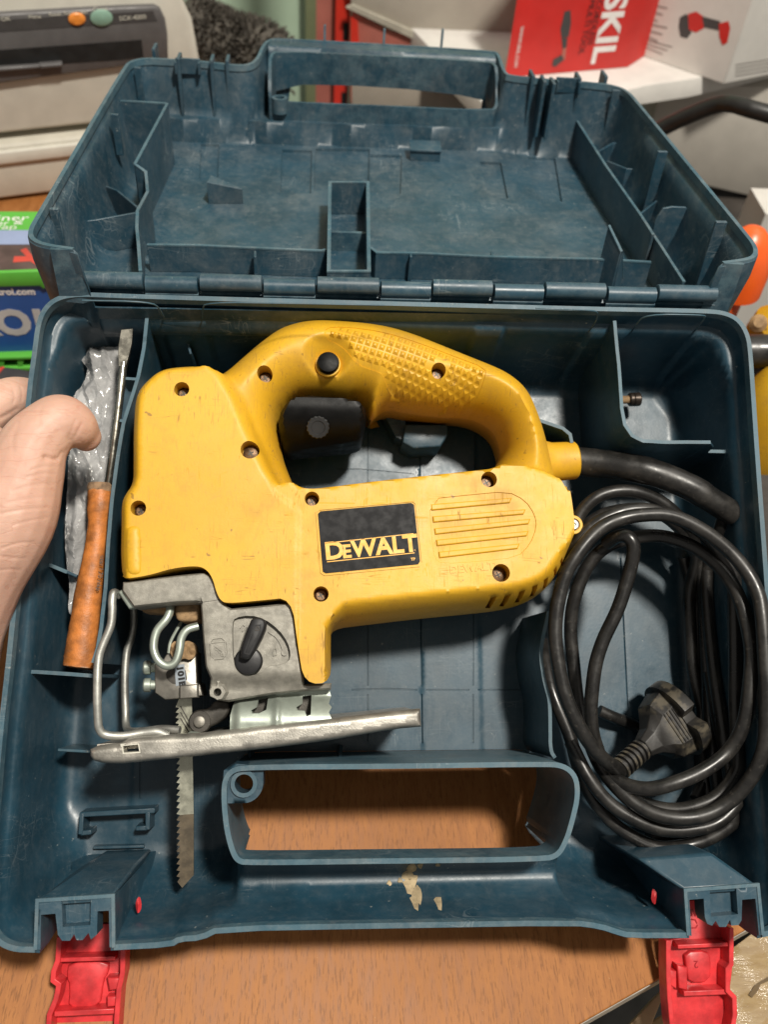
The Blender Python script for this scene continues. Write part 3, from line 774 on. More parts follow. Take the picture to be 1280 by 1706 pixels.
PH = B2([(150,560),(330,600),(362,628),(385,665),(405,715),(438,785),(462,822),(500,850),(500,1180),(150,1180)], 6.6)
PM = B2([(430,812),(500,800),(700,772),(828,762),(842,772),(872,776),(902,784),(932,798),(962,830),(985,880),(990,940),(990,1060),(560,1060),(560,1180),(430,1180)], 6.6)
def cpx(px, py, w=6.8): return onw(px, py, w)[:2]
dishc = cpx(547,602,6.2)
OPEN_ = smooth(OUTB[:out_px.index((508,1139))], 2)
def saw_h(X, Y):
    d = np.minimum(dpoly(X, Y, OPEN_, False), dpoly(X, Y, HOLE))
    a = sst(sdist(X, Y, PH), -.55, .1); b = sst(sdist(X, Y, PM), -.12, .12)
    R = 1.75*(1-np.maximum(a, b))+np.maximum(a, b)*.42
    u0 = cpx(560,1000)[0]
    low = sst(X, u0-.4, u0+.4)*(1-sst(Y, cpx(700,925)[1], cpx(700,880)[1]))*b
    R = R*(1-low)+low*1.15
    top = 6.45*(1-np.maximum(a, b))+np.maximum(a*7.0, b*6.95)
    t = np.clip(d/R, 0, 1)
    p = np.minimum(1, np.sqrt(np.clip(1-(1-t)**2, 0, 1))*(1+.05*np.maximum(a, b)))
    h = W0+(top-W0)*p
    hh = np.interp(d, [0, .05, .33, .40], [W0, 6.42, 6.97, 7.0]); a2 = a*sst(sdist(X, Y, PH), 0, .3)
    h = h*(1-a2)+np.minimum(hh, 7.0)*a2
    # dish round the lock button
    r = np.hypot((X-dishc[0])/1.0, (Y-dishc[1]+.12)/1.1)
    dish = 6.0-.0*r
    h = np.where(r < 1.3, np.minimum(h, 5.6+np.clip(r-.5, 0, 2)*1.15), h)
    # finger web in front of the trigger
    return h
def hat(px, py, w=6.8):
    c = cpx(px, py, w); return float(saw_h(np.array([c[0]]), np.array([c[1]]))[0])
wells = [(304,651,13),(440,615,13.5),(417,751,16),(232,848,13),(734,610,13),(520,832,12.5),(814,800,14),(834,955,15.5),(535,990,13)]
loops = []
for px, py, r in wells:
    c = cpx(px, py); loops.append((circ(c, r*.0240, 18), (lambda zz: lambda x, y, z: z*0+zz)(hat(px, py)-.8)))
grip = smooth(B2([(542,545),(575,542),(640,551),(700,570),(760,592),(811,610),(808,635),(799,658),(780,671),(710,661),(659,645),(643,630),(637,619),(592,604),(578,583),(562,570),(543,564)], 6.3), 1, True)
loops.append((grip, .045))
vp = smooth(B2([(714,832),(780,825),(845,819),(875,834),(891,858),(894,879),(883,908),(862,929),(800,936),(735,940),(724,930),(720,910)], 6.85), 1, True)
loops.append((vp, .05))
pill = smooth(B2([(211,884),(216,877),(228,876),(234,883),(236,950),(230,957),(218,957),(212,950)], 7.0), 1, True)
loops.append((pill, lambda x, y, z: z+.10*np.sqrt(np.clip(dpoly(x, y, pill)/.22, 0, 1))))
VENTS = [(822,997,10,20,2),(846,994,10,20,4),(870,988,10,20,10),(892,979,10,19,22),(911,967,9.5,18,33),(927,948,9,17,50),(938,931,8,14,62)]
for px, py, wd, ht, an in VENTS:
    ht *= .78; c = cpx(px, py+4, 6.2); a = math.radians(an); k = .0245
    q = [(-wd/2,-ht/2),(wd/2,-ht/2),(wd/2,ht/2),(-wd/2,ht/2)]
    loops.append(([(c[0]+(x*math.cos(a)-y*math.sin(a))*k, c[1]+(x*math.sin(a)+y*math.cos(a))*k) for x, y in q], lambda x, y, z: z*0+3.9))
part('housing', relief(OUT, saw_h, .13, holes=[HOLE], loops=loops, edge_rings=(.02, .06, .12, .2, .3), skirt=[(0, W0), (-.02, W0-.12), (-.25, 1.2), (-.8, .6)]), MAT['yellow'], saw, sharp=48)
def hat(px, py, w=6.8):
    c = cpx(px, py, w); return float(saw_h(np.array([c[0]]), np.array([c[1]]))[0])
for px, py, r in wells:                      # screws at the bottom of their wells
    c = cpx(px, py); s = part('screw', lathe((c[0], c[1], hat(px, py)-.79), (0,0,1), [(0,r*.0205),(.1,r*.0205),(.16,r*.015),(.17,.02)], 16), MAT['screw'], saw)
    part('cross_slot', join(box((c[0], c[1], hat(px, py)-.62), (.26,.055,.02), .5), box((c[0], c[1], hat(px, py)-.619), (.055,.26,.02), .5)), MAT['dark'], s)
bt = part('lock_button', lathe((*dishc, 5.3), (0,0,1), [(0,.48),(.75,.48),(.83,.44),(.87,.3),(.88,.05)], 28), MAT['trigger'], saw)
part('button_ring', lathe((*dishc, 5.3), (0,0,1), [(0,.56),(.52,.56),(.56,.53),(.56,.5)], 28), MAT['yellow'], saw)
# knurled grip
g = np.array(grip); gv = []; gf = []; an = math.radians(-19); ca, sa = math.cos(an), math.sin(an)
gc = g.mean(0); sp = .315
for i in range(-14, 15):
    for j in range(-8, 9):
        x, y = i*sp, j*sp*1.0+(-.012*(i*sp)**2*1.2)
        px, py = gc[0]+x*ca-y*sa, gc[1]+x*sa+y*ca
        if inpoly(np.array([px]), np.array([py]), grip)[0] and dpoly(np.array([px]), np.array([py]), grip)[0] > .13 and math.hypot(px-cpx(734,610)[0], py-cpx(734,610)[1]) > .48 and math.hypot(px-dishc[0], py-dishc[1]+.1) > 1.12:
            n0 = len(gv); hs = .135
            for sx, sy in ((-1,-1),(1,-1),(1,1),(-1,1)):
                qx, qy = px+(sx*ca-sy*sa)*hs, py+(sx*sa+sy*ca)*hs
                gv.append((qx, qy, float(saw_h(np.array([qx]), np.array([qy]))[0])-.05))
            for sx, sy in ((-1,-1),(1,-1),(1,1),(-1,1)):
                qx, qy = px+(sx*ca-sy*sa)*hs*.28, py+(sx*sa+sy*ca)*hs*.28
                gv.append((qx, qy, float(saw_h(np.array([qx]), np.array([qy]))[0])+.035))
            gf += [(n0+4,n0+5,n0+6,n0+7)]+[(n0+k, n0+(k+1) % 4, n0+4+(k+1) % 4, n0+4+k) for k in range(4)]
part('grip_studs', (gv, gf), MAT['yellow'], saw, kind='stuff', sharp=20)
# raised bars on the motor vent panel
for a, b in (((718,846),(853,833)),((721,866),(876,852)),((724,886),(884,868)),((727,905),(881,888)),((731,925),(866,909))):
    pa = cpx(*a, 6.85); pb = cpx(*b, 6.85); d = Vector(pb)-Vector(pa); d.normalize(); nn = Vector((-d.y, d.x))*.13
    P0, P1 = Vector(pa), Vector(pb)
    part('vent_bar', prism([tuple(P0-nn), tuple(P1-nn-d*.12), tuple(P1+nn*.6), tuple(P0+nn)], 6.8, 6.985, 0, .05), MAT['yellow'], saw, sharp=20)
# maker's sticker
st = [(530,856),(534,852),(685,838),(690,841),(700,935),(697,940),(543,955),(538,952)]
hz = 6.965
stq = B2(st, hz)
stick = part('name_plate', prism(stq, 6.9, hz+.012), MAT['sticker'], saw)
part('plate_rim', wall(B2([(527,853),(532,849),(688,835),(693,839),(704,937),(699,943),(541,958),(535,954)], hz), 6.88, 6.99, .05, 0, True), MAT['yellow'], saw)
xd = Vector(onw(690,920,hz))-Vector(onw(543,934,hz)); wd = xd.length
def put(s, px, py, size, mat=None, depth=.004, sx=1., bold=.0, align='LEFT', w=hz+.014, par=None, name='lettering'):
    o = onw(px, py, w); return text(s, size, frame_at(o, xd, (0,0,1), M_CASE), mat or MAT['print'], par or stick, depth, name, align, sx, bold)
put('D', 542, 932, .98, sx=1.1, bold=.032)
put('E', 571, 929.3, .74, sx=1.0, bold=.026)
put('WALT', 587, 927.7, .98, sx=.985, bold=.032)
for a, b in (((542,905),(689,889)),((545,936),(691,921))):
    pa, pb = onw(*a, hz+.016), onw(*b, hz+.016)
    part('print_line', wall([pa[:2], pb[:2]], hz+.008, hz+.018, .035, 0), MAT['print'], stick)
put('TP', 685, 934, .16, bold=.005); put('R', 690.5, 918, .1)
put('DEWALT', 750, 955, .42, MAT['yellow'], .03, 1.1, .02, w=6.945, par=saw, name='embossed_lettering')
# lug with screw at the back end
c = onw(956,874,5.2)
part('screw_lug', lathe((c[0], c[1], 4.2), (0,0,1), [(0,.43),(.95,.43),(1.0,.4),(1.0,.29),(.9,.28)], 22), MAT['yellow'], saw)
part('screw', lathe((c[0], c[1], 4.9), (0,0,1), [(0,.25),(.3,.25),(.36,.2),(.36,.1),(.28,.08)], 16), MAT['steel'], saw)
# cord boss
ca_ = Vector(onw(893,772,3.7)); cb_ = Vector(onw(960,767,3.7)); dcb = cb_-ca_
part('cord_boss', lathe(ca_, dcb, [(0,1.2),(.5,1.0),(.8,.9),(dcb.length-.06,.86),(dcb.length,.8)], 28), MAT['yellow'], saw)
part('cord_guard', tube(spline(B3([(955,768,3.7),(985,771,3.9),(1030,776,4.3),(1090,788,4.8),(1150,812,5.0),(1190,836,4.9),(1222,856,4.6)]), 6), [.66]*8+[.64]*10+[.6]*10+[.56]*9, 18), MAT['rubber'], saw)
# trigger and speed dial
TRG = smooth(B2([(464,690),(478,668),(505,660),(560,664),(609,671),(611,700),(607,722),(596,729),(540,735),(500,739),(474,742),(464,722)], 5.0), 1, True)
def trig_h(X, Y):
    d = dpoly(X, Y, TRG); yb = min(p[1] for p in TRG); yt = max(p[1] for p in TRG)
    t = np.clip((Y-yb)/(yt-yb), 0, 1)
    return 3.4+2.5*np.sqrt(np.clip(1-(1-np.clip(t/.75, 0, 1))**2, 0, 1))*np.clip(.55+d/.5, 0, 1)
part('trigger', relief(TRG, trig_h, .14, edge_rings=(.03, .08), skirt=2.2), MAT['trigger'], saw)
c = Vector(onw(530,712,5.6)); ax = Vector((.05, -.45, .9)).normalized()
dl = lathe(c-ax*.25, ax, [(0,.5),(.3,.5),(.34,.46),(.34,.3),(.3,.28),(.3,.02)], 32)
V = [(v if (i % 32) % 2 or i//32 not in (0,1,2) else tuple(c+(Vector(v)-c)*.93)) for i, v in enumerate(dl[0])]
part('speed_dial', (V, dl[1]), plain('dial_plastic', (.02,.02,.02), .35), saw, sharp=25)

# ---- gearbox nose
gb_px = [(203,969),(250,963),(300,957),(340,953),(355,960),(364,975),(369,994),(375,1007),(385,1013),(440,1008),(488,1003),(498,1081),(507,1140),(553,1138),(552,1149),(502,1152),(453,1157),(430,1161),(394,1167),(378,1170),(366,1168),(349,1160),(348,1145),(350,1130),(342,1111),(339,1080),(337,1057),(335,1025),(333,1003),(290,1005),(222,1012),(202,984)]
GB = B2(gb_px, 6.7)
lev = smooth(B2([(388,1088),(387,1040),(392,1029),(417,1025),(441,1031),(465,1049),(480,1070),(485,1090),(481,1102),(472,1107),(445,1110),(436,1122),(412,1126),(392,1112)], 6.6), 1, True)
ear = onw(362,1153,6.6)[:2]
icon = smooth(B2([(348,1066),(377,1062),(380,1098),(351,1101)], 6.6), 1, True)
def gb_h(X, Y):
    d = dpoly(X, Y, GB)
    h = 6.72-.25*(1-np.clip(d/.12, 0, 1))**2
    # lower part narrows towards the shoe
    t = sst(Y, onw(400,1150,6.6)[1], onw(400,1118,6.6)[1])
    h = h-.5*(1-t)*sst(X, onw(345,1100,6.6)[0], onw(360,1100,6.6)[0])
    r = np.hypot(X-ear[0], Y-ear[1]); h = np.where(r < .33, 6.5, h)
    return h
gb = part('gearbox', relief(GB, gb_h, .12, loops=[(lev, .28), (icon, .05), (circ(ear, .16, 14), .7)], edge_rings=(.03, .08), skirt=[(0, 5.4), (-.1, 2.0)]), MAT['alu'], saw, sharp=30)
part('seam', wall(B2([(330,1004),(352,1001),(371,998)], 6.73), 6.6, 6.726, .02, 0), MAT['dark'], saw)
# saw blade emblem cast on the nose
ic = lambda a, b: onw(348+a*30, 1066+b*34, 6.69)[:2]
part('cast_emblem', join(wall([ic(.1,.14), ic(.9,.08), ic(.95,.88), ic(.16,.96), ic(.1,.14)], 6.6, 6.71, .035, 0), wall([ic(.3,.3), ic(.38,.5), ic(.5,.5), ic(.55,.62), ic(.66,.6), ic(.7,.76), ic(.82,.8), ic(.74,.6)], 6.6, 6.71, .035, 0), wall([ic(.3,.3), ic(.45,.38), ic(.75,.58)], 6.6, 6.71, .03, 0)), MAT['alu'], gb)
part('dial_scale', join(wall(smooth(B2([(447,1052),(462,1062),(470,1078),(472,1086)], 6.5), 1), 6.4, 6.5, .05, 0), prism(circ(onw(474,1087,6.5)[:2], .13, 12), 6.4, 6.52), wall(B2([(455,1086),(457,1080),(461,1080),(461,1090),(456,1092),(455,1086)], 6.5), 6.4, 6.5, .04, 0), wall(B2([(400,1046),(405,1040),(409,1044),(404,1052)], 6.5), 6.4, 6.5, .04, 0)), MAT['alu'], gb)
# orbit lever
c0 = onw(413,1101,7.0)[:2]
lv = part('orbit_lever', lathe((*c0, 6.3), (0,0,1), [(0,.56),(.42,.56),(.52,.5),(.55,.4),(.55,.02)], 28), MAT['black'], saw)
bar = B2([(398,1094),(417,1035),(424,1029),(436,1029),(444,1036),(442,1052),(420,1095),(410,1100)], 7.1)
part('lever_bar', prism(smooth(bar, 1, True), 6.5, 7.35, 0, .09), MAT['black'], lv)
part('lever_slot', wall(B2([(407,1088),(424,1042),(434,1041),(434,1050),(416,1090),(407,1088)], 7.35), 7.3, 7.375, .04, 0), MAT['black'], lv)
part('lever_mark', wall(B2([(425,1050),(429,1043),(433,1050),(425,1050)], 7.35), 7.3, 7.37, .03, 0), MAT['dark'], lv)

# ---- shoe (sole plate) seen along its edge
so_px = [(147,1249),(160,1243),(185,1240),(199,1238),(212,1230),(235,1227),(335,1222),(440,1209),(548,1198),(640,1187),(668,1184),(702,1181),(704,1211),(670,1214),(640,1218),(548,1234),(457,1246),(321,1261),(231,1270),(200,1273),(167,1272),(153,1268),(147,1260)]
SO = B2(so_px, 6.5)
slot = B2([(202,1241),(231,1238),(234,1254),(204,1256)], 6.5)
def so_h(X, Y):
    d = dpoly(X, Y, SO); return 6.45-.3*(1-np.clip(d/.17, 0, 1))**2
part('shoe', relief(SO, so_h, .13, holes=[slot], edge_rings=(.04, .1, .18), skirt=[(0, 5.6), (-.06, 5.3)]), MAT['solesteel'], saw, sharp=50)
q = [onw(x, y, 5.6)[:2] for x, y in ((163,1246),(335,1229),(548,1204),(695,1190))]
part('shoe_plate', wall(q, .5, 5.7, .3, 0), MAT['solesteel'], saw)
part('slot_rim', wall(slot, 5.7, 6.43, .09, 0, True), plain('clean_zinc', (.62,.60,.52), .4, .6), saw)
# bracket between gearbox and shoe
br_px = [(394,1164),(430,1160),(453,1156),(502,1151),(549,1148),(552,1160),(548,1172),(553,1178),(548,1186),(554,1200),(460,1212),(383,1220),(384,1190),(388,1172)]
BR = B2(br_px, 5.8)
h1 = B2([(419,1183),(428,1178),(430,1166),(446,1163),(444,1182),(432,1188),(421,1188)], 5.8)
h2 = B2([(494,1178),(504,1172),(504,1160),(519,1158),(518,1190),(511,1193),(508,1184),(496,1183)], 5.8)
def br_h(X, Y):
    y0 = onw(470,1160,5.8)[1]; y1 = onw(470,1212,5.8)[1]; t = np.clip((Y-y0)/(y1-y0), 0, 1)
    fold = .12*np.exp(-((X-onw(462,1180,5.8)[0])/.12)**2)
    return 5.35+.75*np.sin(np.clip(t, 0, 1)*math.pi*.62)+fold-.25*(1-np.clip((X-BR[-1][0])/.25, 0, 1))
part('shoe_bracket', relief(BR, br_h, .1, holes=[h1, h2], edge_rings=(.04,), skirt=5.1), MAT['zinc'], saw, sharp=40)
part('bracket_back', prism(B2([(392,1160),(545,1148),(550,1200),(388,1215)], 4.6), 2, 4.9), MAT['dark'], saw)
# roller support
arm = smooth(B2([(358,1166),(383,1168),(384,1182),(372,1200),(350,1212),(330,1218),(317,1208),(318,1194),(330,1183),(348,1180)], 5.0), 1, True)
rl = part('roller_arm', prism(arm, 3.4, 5.0, 0, .1), MAT['dark'], saw)
c = onw(333,1202,5.0); part('roller', lathe((c[0], c[1], 4.4), (0,0,1), [(0,.47),(.55,.47),(.62,.42),(.62,.3)], 24), MAT['dark'], rl)
part('roller_pin', lathe((c[0], c[1], 4.8), (0,0,1), [(0,.23),(.35,.23),(.37,.2),(.37,.02)], 18), MAT['alu2'], rl)
c = onw(322,1222,5.6); part('shoe_bolt', lathe((c[0], c[1]-.35, 4.9), (0.0,.8,.45), [(0,.4),(.2,.42),(.35,.3),(.42,.05)], 20), MAT['zinc'], saw)
# blade
BW = 3.7
def bl(x, y): return onw(x, y, BW)[:2]
tp = []
y = 1170
while y < 1462:
    tp += [(293.0, y+7.6), (299.0, y+9.2)] if y < 1230 else [(294.5, y+8.4), (300.5, y+10.2)]
    y += 8.9 if y < 1230 else 10.4
tp = [p for p in tp if p[1] < 1466]
cut = 1357
up = [(299,1163)]+[p for p in tp if p[1] < cut]+[(300,cut),(323,cut-2),(321,1250),(320,1163)]
dn = [(300,cut)]+[p for p in tp if p[1] >= cut]+[(296,1468),(304,1478),(323,1457),(323,cut-2)]
MAT['blade'] = plain('bright_blade', (.42, .42, .34), .3, .8, .1, 140, .05)
MAT['bladedirt'] = plain('resin_stained_blade', (.085, .066, .042), .6, .3, .35, 260, .3)
b_ = part('saw_blade', prism(B2(up, BW), BW-.06, BW+.06), MAT['blade'], saw, sharp=20)
part('blade_tip', prism(B2(dn, BW), BW-.062, BW+.062), MAT['bladedirt'], b_, label='tip of the blade brown with resin', sharp=20)
for k in range(3):
    part('blade_mark', wall([bl(301,1176+k*10), bl(316,1203+k*9)], BW+.05, BW+.064, .05, 0), MAT['dark'], b_)
# blade clamp
cl_px = [(257,1108),(262,1102),(272,1098),(279,1086),(300,1084),(327,1086),(328,1137),(334,1140),(338,1159),(300,1164),(275,1166),(258,1154)]
part('blade_clamp', prism(B2(cl_px, 4.6), 3.0, 4.6, 0, .08), MAT['alu2'], saw, sharp=30)
part('clamp_recess', prism(smooth(B2([(276,1120),(285,1112),(308,1110),(313,1138),(290,1141),(278,1132)], 4.61), 1, True), 4.5, 4.612), MAT['dark'], saw)
part('clamp_lip', prism(B2([(300,1142),(330,1139),(330,1162),(300,1164)], 4.85), 3.2, 4.95, 0, .05), MAT['alu2'], saw)
tg = part('blade_tang', prism(B2([(291,1108),(307,1106),(310,1139),(293,1143)], 4.62), 4.4, 4.62), plain('pale_blue_tag', (.27,.31,.35), .4), saw)
o = onw(295,1110,4.63); text('101B', .34, frame_at(o, Vector(onw(299,1140,4.63))-Vector(o), (0,0,1), M_CASE), MAT['black'], tg, .003, 'lettering', 'LEFT', 1.25, .02)
part('sawdust_cake', relief(smooth(B2([(284,1075),(292,1066),(303,1074),(312,1066),(324,1072),(327,1090),(318,1100),(306,1096),(298,1102),(284,1092)], 4.9), 1, True), lambda X, Y: 4.95+.12*np.sin(X*9)*np.cos(Y*11), .1, skirt=4.0), MAT['brass'], saw)
for yy in (1112, 1141):
    c = Vector(onw(262,yy,4.3)); part('clamp_screw', lathe(c, (-1,0,.05), [(0,.2),(.25,.2),(.27,.29),(.5,.29),(.56,.24),(.56,.02)], 18), MAT['zinc'], saw)
# plunger and wires
part('plunger_guide', prism(smooth(B2([(291,1000),(333,998),(334,1030),(326,1036),(300,1036),(292,1028)], 5.4), 1, True), 3.6, 5.5, 0, .12), MAT['brass'], saw)
part('plunger_guide', prism(B2([(225,1008),(285,1004),(284,1022),(240,1020)], 5.2), 3.8, 5.2, 0, .1), MAT['brass'], saw)
part('wire_clip', prism(B2([(195,986),(201,982),(230,1004),(232,1012),(214,1014)], 6.4), 5.9, 6.35, 0, .08), MAT['zinc'], saw)
wr = .165
part('finger_guard', tube(spline(B3([(198,992,6.0),(190,987,6.3),(187,1000,6.4),(187,1019,6.4),(184,1044,6.4),(171,1075,6.4),(164,1100,6.4),(162,1147,6.4),(163,1195,6.3),(166,1215,6.2),(177,1224,6.1),(205,1226,6.0),(237,1221,5.9),(262,1219,5.9),(280,1226,5.8)]), 6), wr, 12), MAT['steel'], saw)
part('finger_guard', tube(spline(B3([(222,1006,2.2),(223,1037,2.0),(219,1062,2.0),(211,1087,2.0),(208,1131,2.0),(209,1180,2.0),(212,1214,2.4),(235,1218,3.6),(270,1214,4.2),(300,1216,4.4)]), 6), wr, 12), MAT['steel'], saw)
part('clamp_spring', tube(spline(B3([(283,1004,5.6),(283,1018,5.7),(277,1032,5.8),(261,1052,5.8),(256,1078,5.8),(263,1099,5.8),(278,1109,5.8),(292,1103,5.8),(299,1084,5.8),(302,1064,5.8),(312,1049,5.8),(330,1043,5.7)]), 6), .17, 12), MAT['zinc'], saw)
part('clamp_spring', tube(spline(B3([(306,1030,4.6),(294,1050,4.7),(284,1070,4.7),(281,1088,4.7)]), 5), .07, 8), MAT['zinc'], saw)

# ---- cord and plug
CW = .305
cord = [
 [(1036,1284,3.6),(1006,1265,4.6),(975,1227,5.2),(949,1173,5.4),(931,1112,5.5),(926,1048,5.6),(937,971,5.8),(960,926,6.0),(998,884,6.1),(1040,863,6.2),(1082,857,6.2),(1128,863,6.2),(1177,886,6.2),(1223,926,6.2),(1257,975,6.4),(1274,1029,6.6),(1283,1090,6.6),(1282,1162,6.5),(1272,1250,6.2),(1250,1300,5.7),(1212,1338,5.2),(1162,1360,5.0),(1116,1362,4.8),(1070,1345,4.4),(1032,1315,3.9),(1000,1275,3.2),(980,1230,2.8),(966,1180,2.6),(955,1105,2.6),(952,1048,2.8),(958,994,3.2),(979,945,3.6),(1013,910,4.0),(1063,895,4.3),(1116,896,4.5),(1162,914,4.6),(1204,952,5.0),(1234,1002,5.5),(1250,1067,5.8),(1250,1143,5.8),(1240,1204,5.5),(1215,1250,5.0),(1177,1280,5.0),(1128,1304,5.0),(1078,1313,4.6),(1030,1300,3.8),(1000,1270,3.0)],
 [(1010,905,4.6),(1029,893,5.2),(1046,894,5.5),(1056,912,5.5),(1050,952,5.2),(1029,1013,4.9),(1006,1067,4.6),(991,1116,4.4),(985,1173,4.2),(989,1223,3.8),(1000,1262,3.0)],
 [(938,960,4.4),(962,905,4.9),(1000,868,5.2),(1050,850,5.3),(1110,856,5.3),(1170,888,5.2),(1215,942,5.0),(1240,1010,4.8),(1252,1090,4.6),(1252,1170,4.4),(1236,1260,4.3),(1200,1322,4.2),(1150,1345,4.0),(1095,1345,3.6),(1040,1325,3.0)],
 [(905,1070,1.6),(909,1105,2.4),(922,1154,3.0),(949,1227,3.2),(964,1276,3.2),(983,1322,3.2),(1013,1362,3.2),(1051,1392,3.2),(1097,1410,3.2),(1150,1408,3.2),(1190,1392,3.4),(1228,1362,3.6),(1255,1320,3.6),(1264,1260,3.4),(1258,1180,3.0),(1245,1100,2.6),(1235,1000,2.4),(1222,940,2.6)],
 [(950,1235,3.6),(979,1291,3.9),(1021,1341,4.0),(1070,1371,4.1),(1128,1383,4.1),(1185,1374,4.1),(1228,1338,4.0),(1252,1280,3.6),(1250,1200,2.8),(1240,1120,2.2)],
 [(944,960,3.0),(946,925,3.6),(955,890,4.0),(968,855,4.2),(990,832,4.4),(1020,820,4.5),(1055,818,4.5),(1090,830,4.4),(1124,853,4.2),(1150,885,3.4),(1160,930,2.6),(1150,980,1.8),(1149,1029,1.6),(1154,1105,1.5),(1164,1162,1.4),(1178,1220,1.2),(1180,1280,1.2),(1160,1330,1.6)],
 [(964,900,3.4),(985,870,3.8),(1020,852,4.0),(1065,848,4.0),(1110,862,3.8),(1145,895,3.2),(1166,945,2.4),(1178,1029,2.0),(1198,1086,2.0),(1214,1143,2.0),(1226,1200,2.0),(1222,1260,2.2),(1205,1320,2.4)],
 [(1140,930,1.0),(1150,965,.9),(1160,1000,.9),(1166,1050,.9),(1185,1116,1.0),(1202,1162,1.0),(1206,1210,1.0),(1190,1270,1.0),(1172,1310,1.0),(1158,1352,1.4),(1130,1385,2.0),(1080,1395,2.4)],
 [(998,1183,1.0),(1025,1196,.9),(1060,1210,.6),(1100,1240,.5)],
 [(1219,852,4.5),(1226,880,4.0),(1224,915,3.2),(1214,960,2.4),(1212,1010,1.6),(1225,1100,1.2),(1228,1180,1.2),(1219,1253,1.2),(1211,1330,1.6),(1190,1375,2.2),(1140,1395,2.6)],
]
rr_ = sorted([p for p in RIM if p[0] > 10], key=lambda p: p[1]); RV = [p[1] for p in rr_]; RU = [p[0] for p in rr_]
def inside(p):                                # keep the cord clear of the tray's right wall
    dw = float(np.interp(p[2], [0, .12, .5, 1.3, 4.5, 5.2, 5.35, 6.5], [1.2, .9, .68, .55, .34, .26, .08, 0]))
    return (min(p[0], float(np.interp(p[1], RV, RU))-dw-CW*1.08), p[1], p[2])
part('power_cord', join(*[tube([inside((q[0]+.022*math.sin(q[1]*1.9+k_*2), q[1]+.022*math.sin(q[0]*2.3+k_), q[2])) for q in spline(B3(p), 8)], CW*(1-.012*k_), 14) for k_, p in enumerate(cord)]), MAT['rubber'], saw)
# plug: ribbed relief, wedge body, round face with two notches
pa = Vector(onw(1030,1283,3.6)); pb = Vector(onw(1148,1178,1.9)); ax = (pb-pa).normalized()
MAT['plug'] = plain('dusty_black_plug', (.016, .015, .014), .45, 0, .4, 60, .15, wear=(.10, .085, .06))
prof = [(0,.36)]
for k in range(6): prof += [(.1+k*.27,.36),(.12+k*.27,.50-.0*k),(.24+k*.27,.50),(.26+k*.27,.36)]
pl = part('plug', lathe(pa, ax, prof+[(1.8,.4)], 20), MAT['plug'], saw)
z = Vector((0,0,1)); sd = ax.cross(z).normalized(); nz = sd.cross(ax).normalized()
def ring(t, hw, hh, c=0): return [tuple(pa+ax*t+sd*a*hw+nz*b*hh) for a, b in ((-1,-.5),(-.6,-1),(.6,-1),(1,-.5),(1,.55),(.55,1),(-.55,1),(-1,.55))]
rs = [ring(1.7,.42,.42), ring(2.3,.62,.55), ring(2.75,1.0,.72), ring(3.0,1.35,.85), ring(3.9,1.55,1.0), ring(4.05,1.5,.95)]
V = [p for r in rs for p in r]; n = 8
part('plug_body', (V, [tuple(range(8))[::-1], tuple(range(40,48))]+[(k*8+i, k*8+(i+1) % 8, (k+1)*8+(i+1) % 8, (k+1)*8+i) for k in range(5) for i in range(8)]), MAT['plug'], pl, sharp=20, bev=.04)
cc = pa+ax*4.2
fx = frame_at(cc, sd, (ax+nz*.25).normalized())
pts = []
for k in range(48):
    a = 2*math.pi*k/48; r = 1.8
    for s in (1, -1):
        dd = abs((a-s*math.pi/2+math.pi) % (2*math.pi)-math.pi)
        if dd < .2: r = 1.15
    pts.append((r*math.cos(a), r*math.sin(a)))
part('plug_face', xf(prism(pts, -.25, .35, 0, .07), fx), MAT['plug'], pl, sharp=30)
part('grip_ribs', join(*[xf(box((0, -.1-.0*k, 0), (1.5, .05, .06)), frame_at(pa+ax*(3.15+k*.16)+nz*(.86+.16*(.15+k*.16)), sd, nz)) for k in range(4)]), MAT['plug'], pl)
# ---------------------------------------------------------------- red latches hanging open (parts of the case)
LWZ = 2.5
def latch(plate, inner, ribs, notch, flangeL, flangeR):
    lt = part('latch', prism(B2(plate, LWZ), LWZ-.22, LWZ, 0, .03), MAT['red'], case)
    for f in (flangeL, flangeR):
        part('flange', wall(B2(f, LWZ+.7), LWZ-.05, LWZ+.72, .2, .05), MAT['red'], lt, bev=.03)
    for a, b, th in ribs:
        part('rib', wall(B2([a, b], LWZ+.6), LWZ-.05, LWZ+.6, th, .05), MAT['red'], lt, bev=.03)
    for q, hgt in inner:
        part('raised_panel', prism(smooth(B2(q, LWZ+hgt), 1, True), LWZ-.05, LWZ+hgt, 0, .07), MAT['red'], lt)
    for q, hgt in notch:
        part('block', prism(B2(q, LWZ+hgt), LWZ-.05, LWZ+hgt, 0, .06), MAT['red'], lt)
    return lt
latch([(97,1540),(190,1538),(208,1572),(207,1620),(200,1648),(197,1760),(76,1760),(81,1690),(92,1665),(97,1640),(87,1632),(88,1615),(95,1600)],
      [([(114,1602),(182,1600),(180,1622),(172,1632),(166,1680),(113,1683),(116,1640),(110,1628)], .22)],
      [((99,1599),(192,1596),.16),((90,1689),(190,1684),.2)],
      [([(178,1628),(200,1628),(196,1648),(182,1650)], .6), ([(178,1660),(195,1658),(192,1676),(178,1678)], .55)],
      [(99,1560),(96,1600),(89,1618),(88,1633),(98,1640),(93,1664),(82,1690),(78,1760)], [(193,1565),(205,1575),(204,1620),(198,1648),(194,1700),(193,1760)])
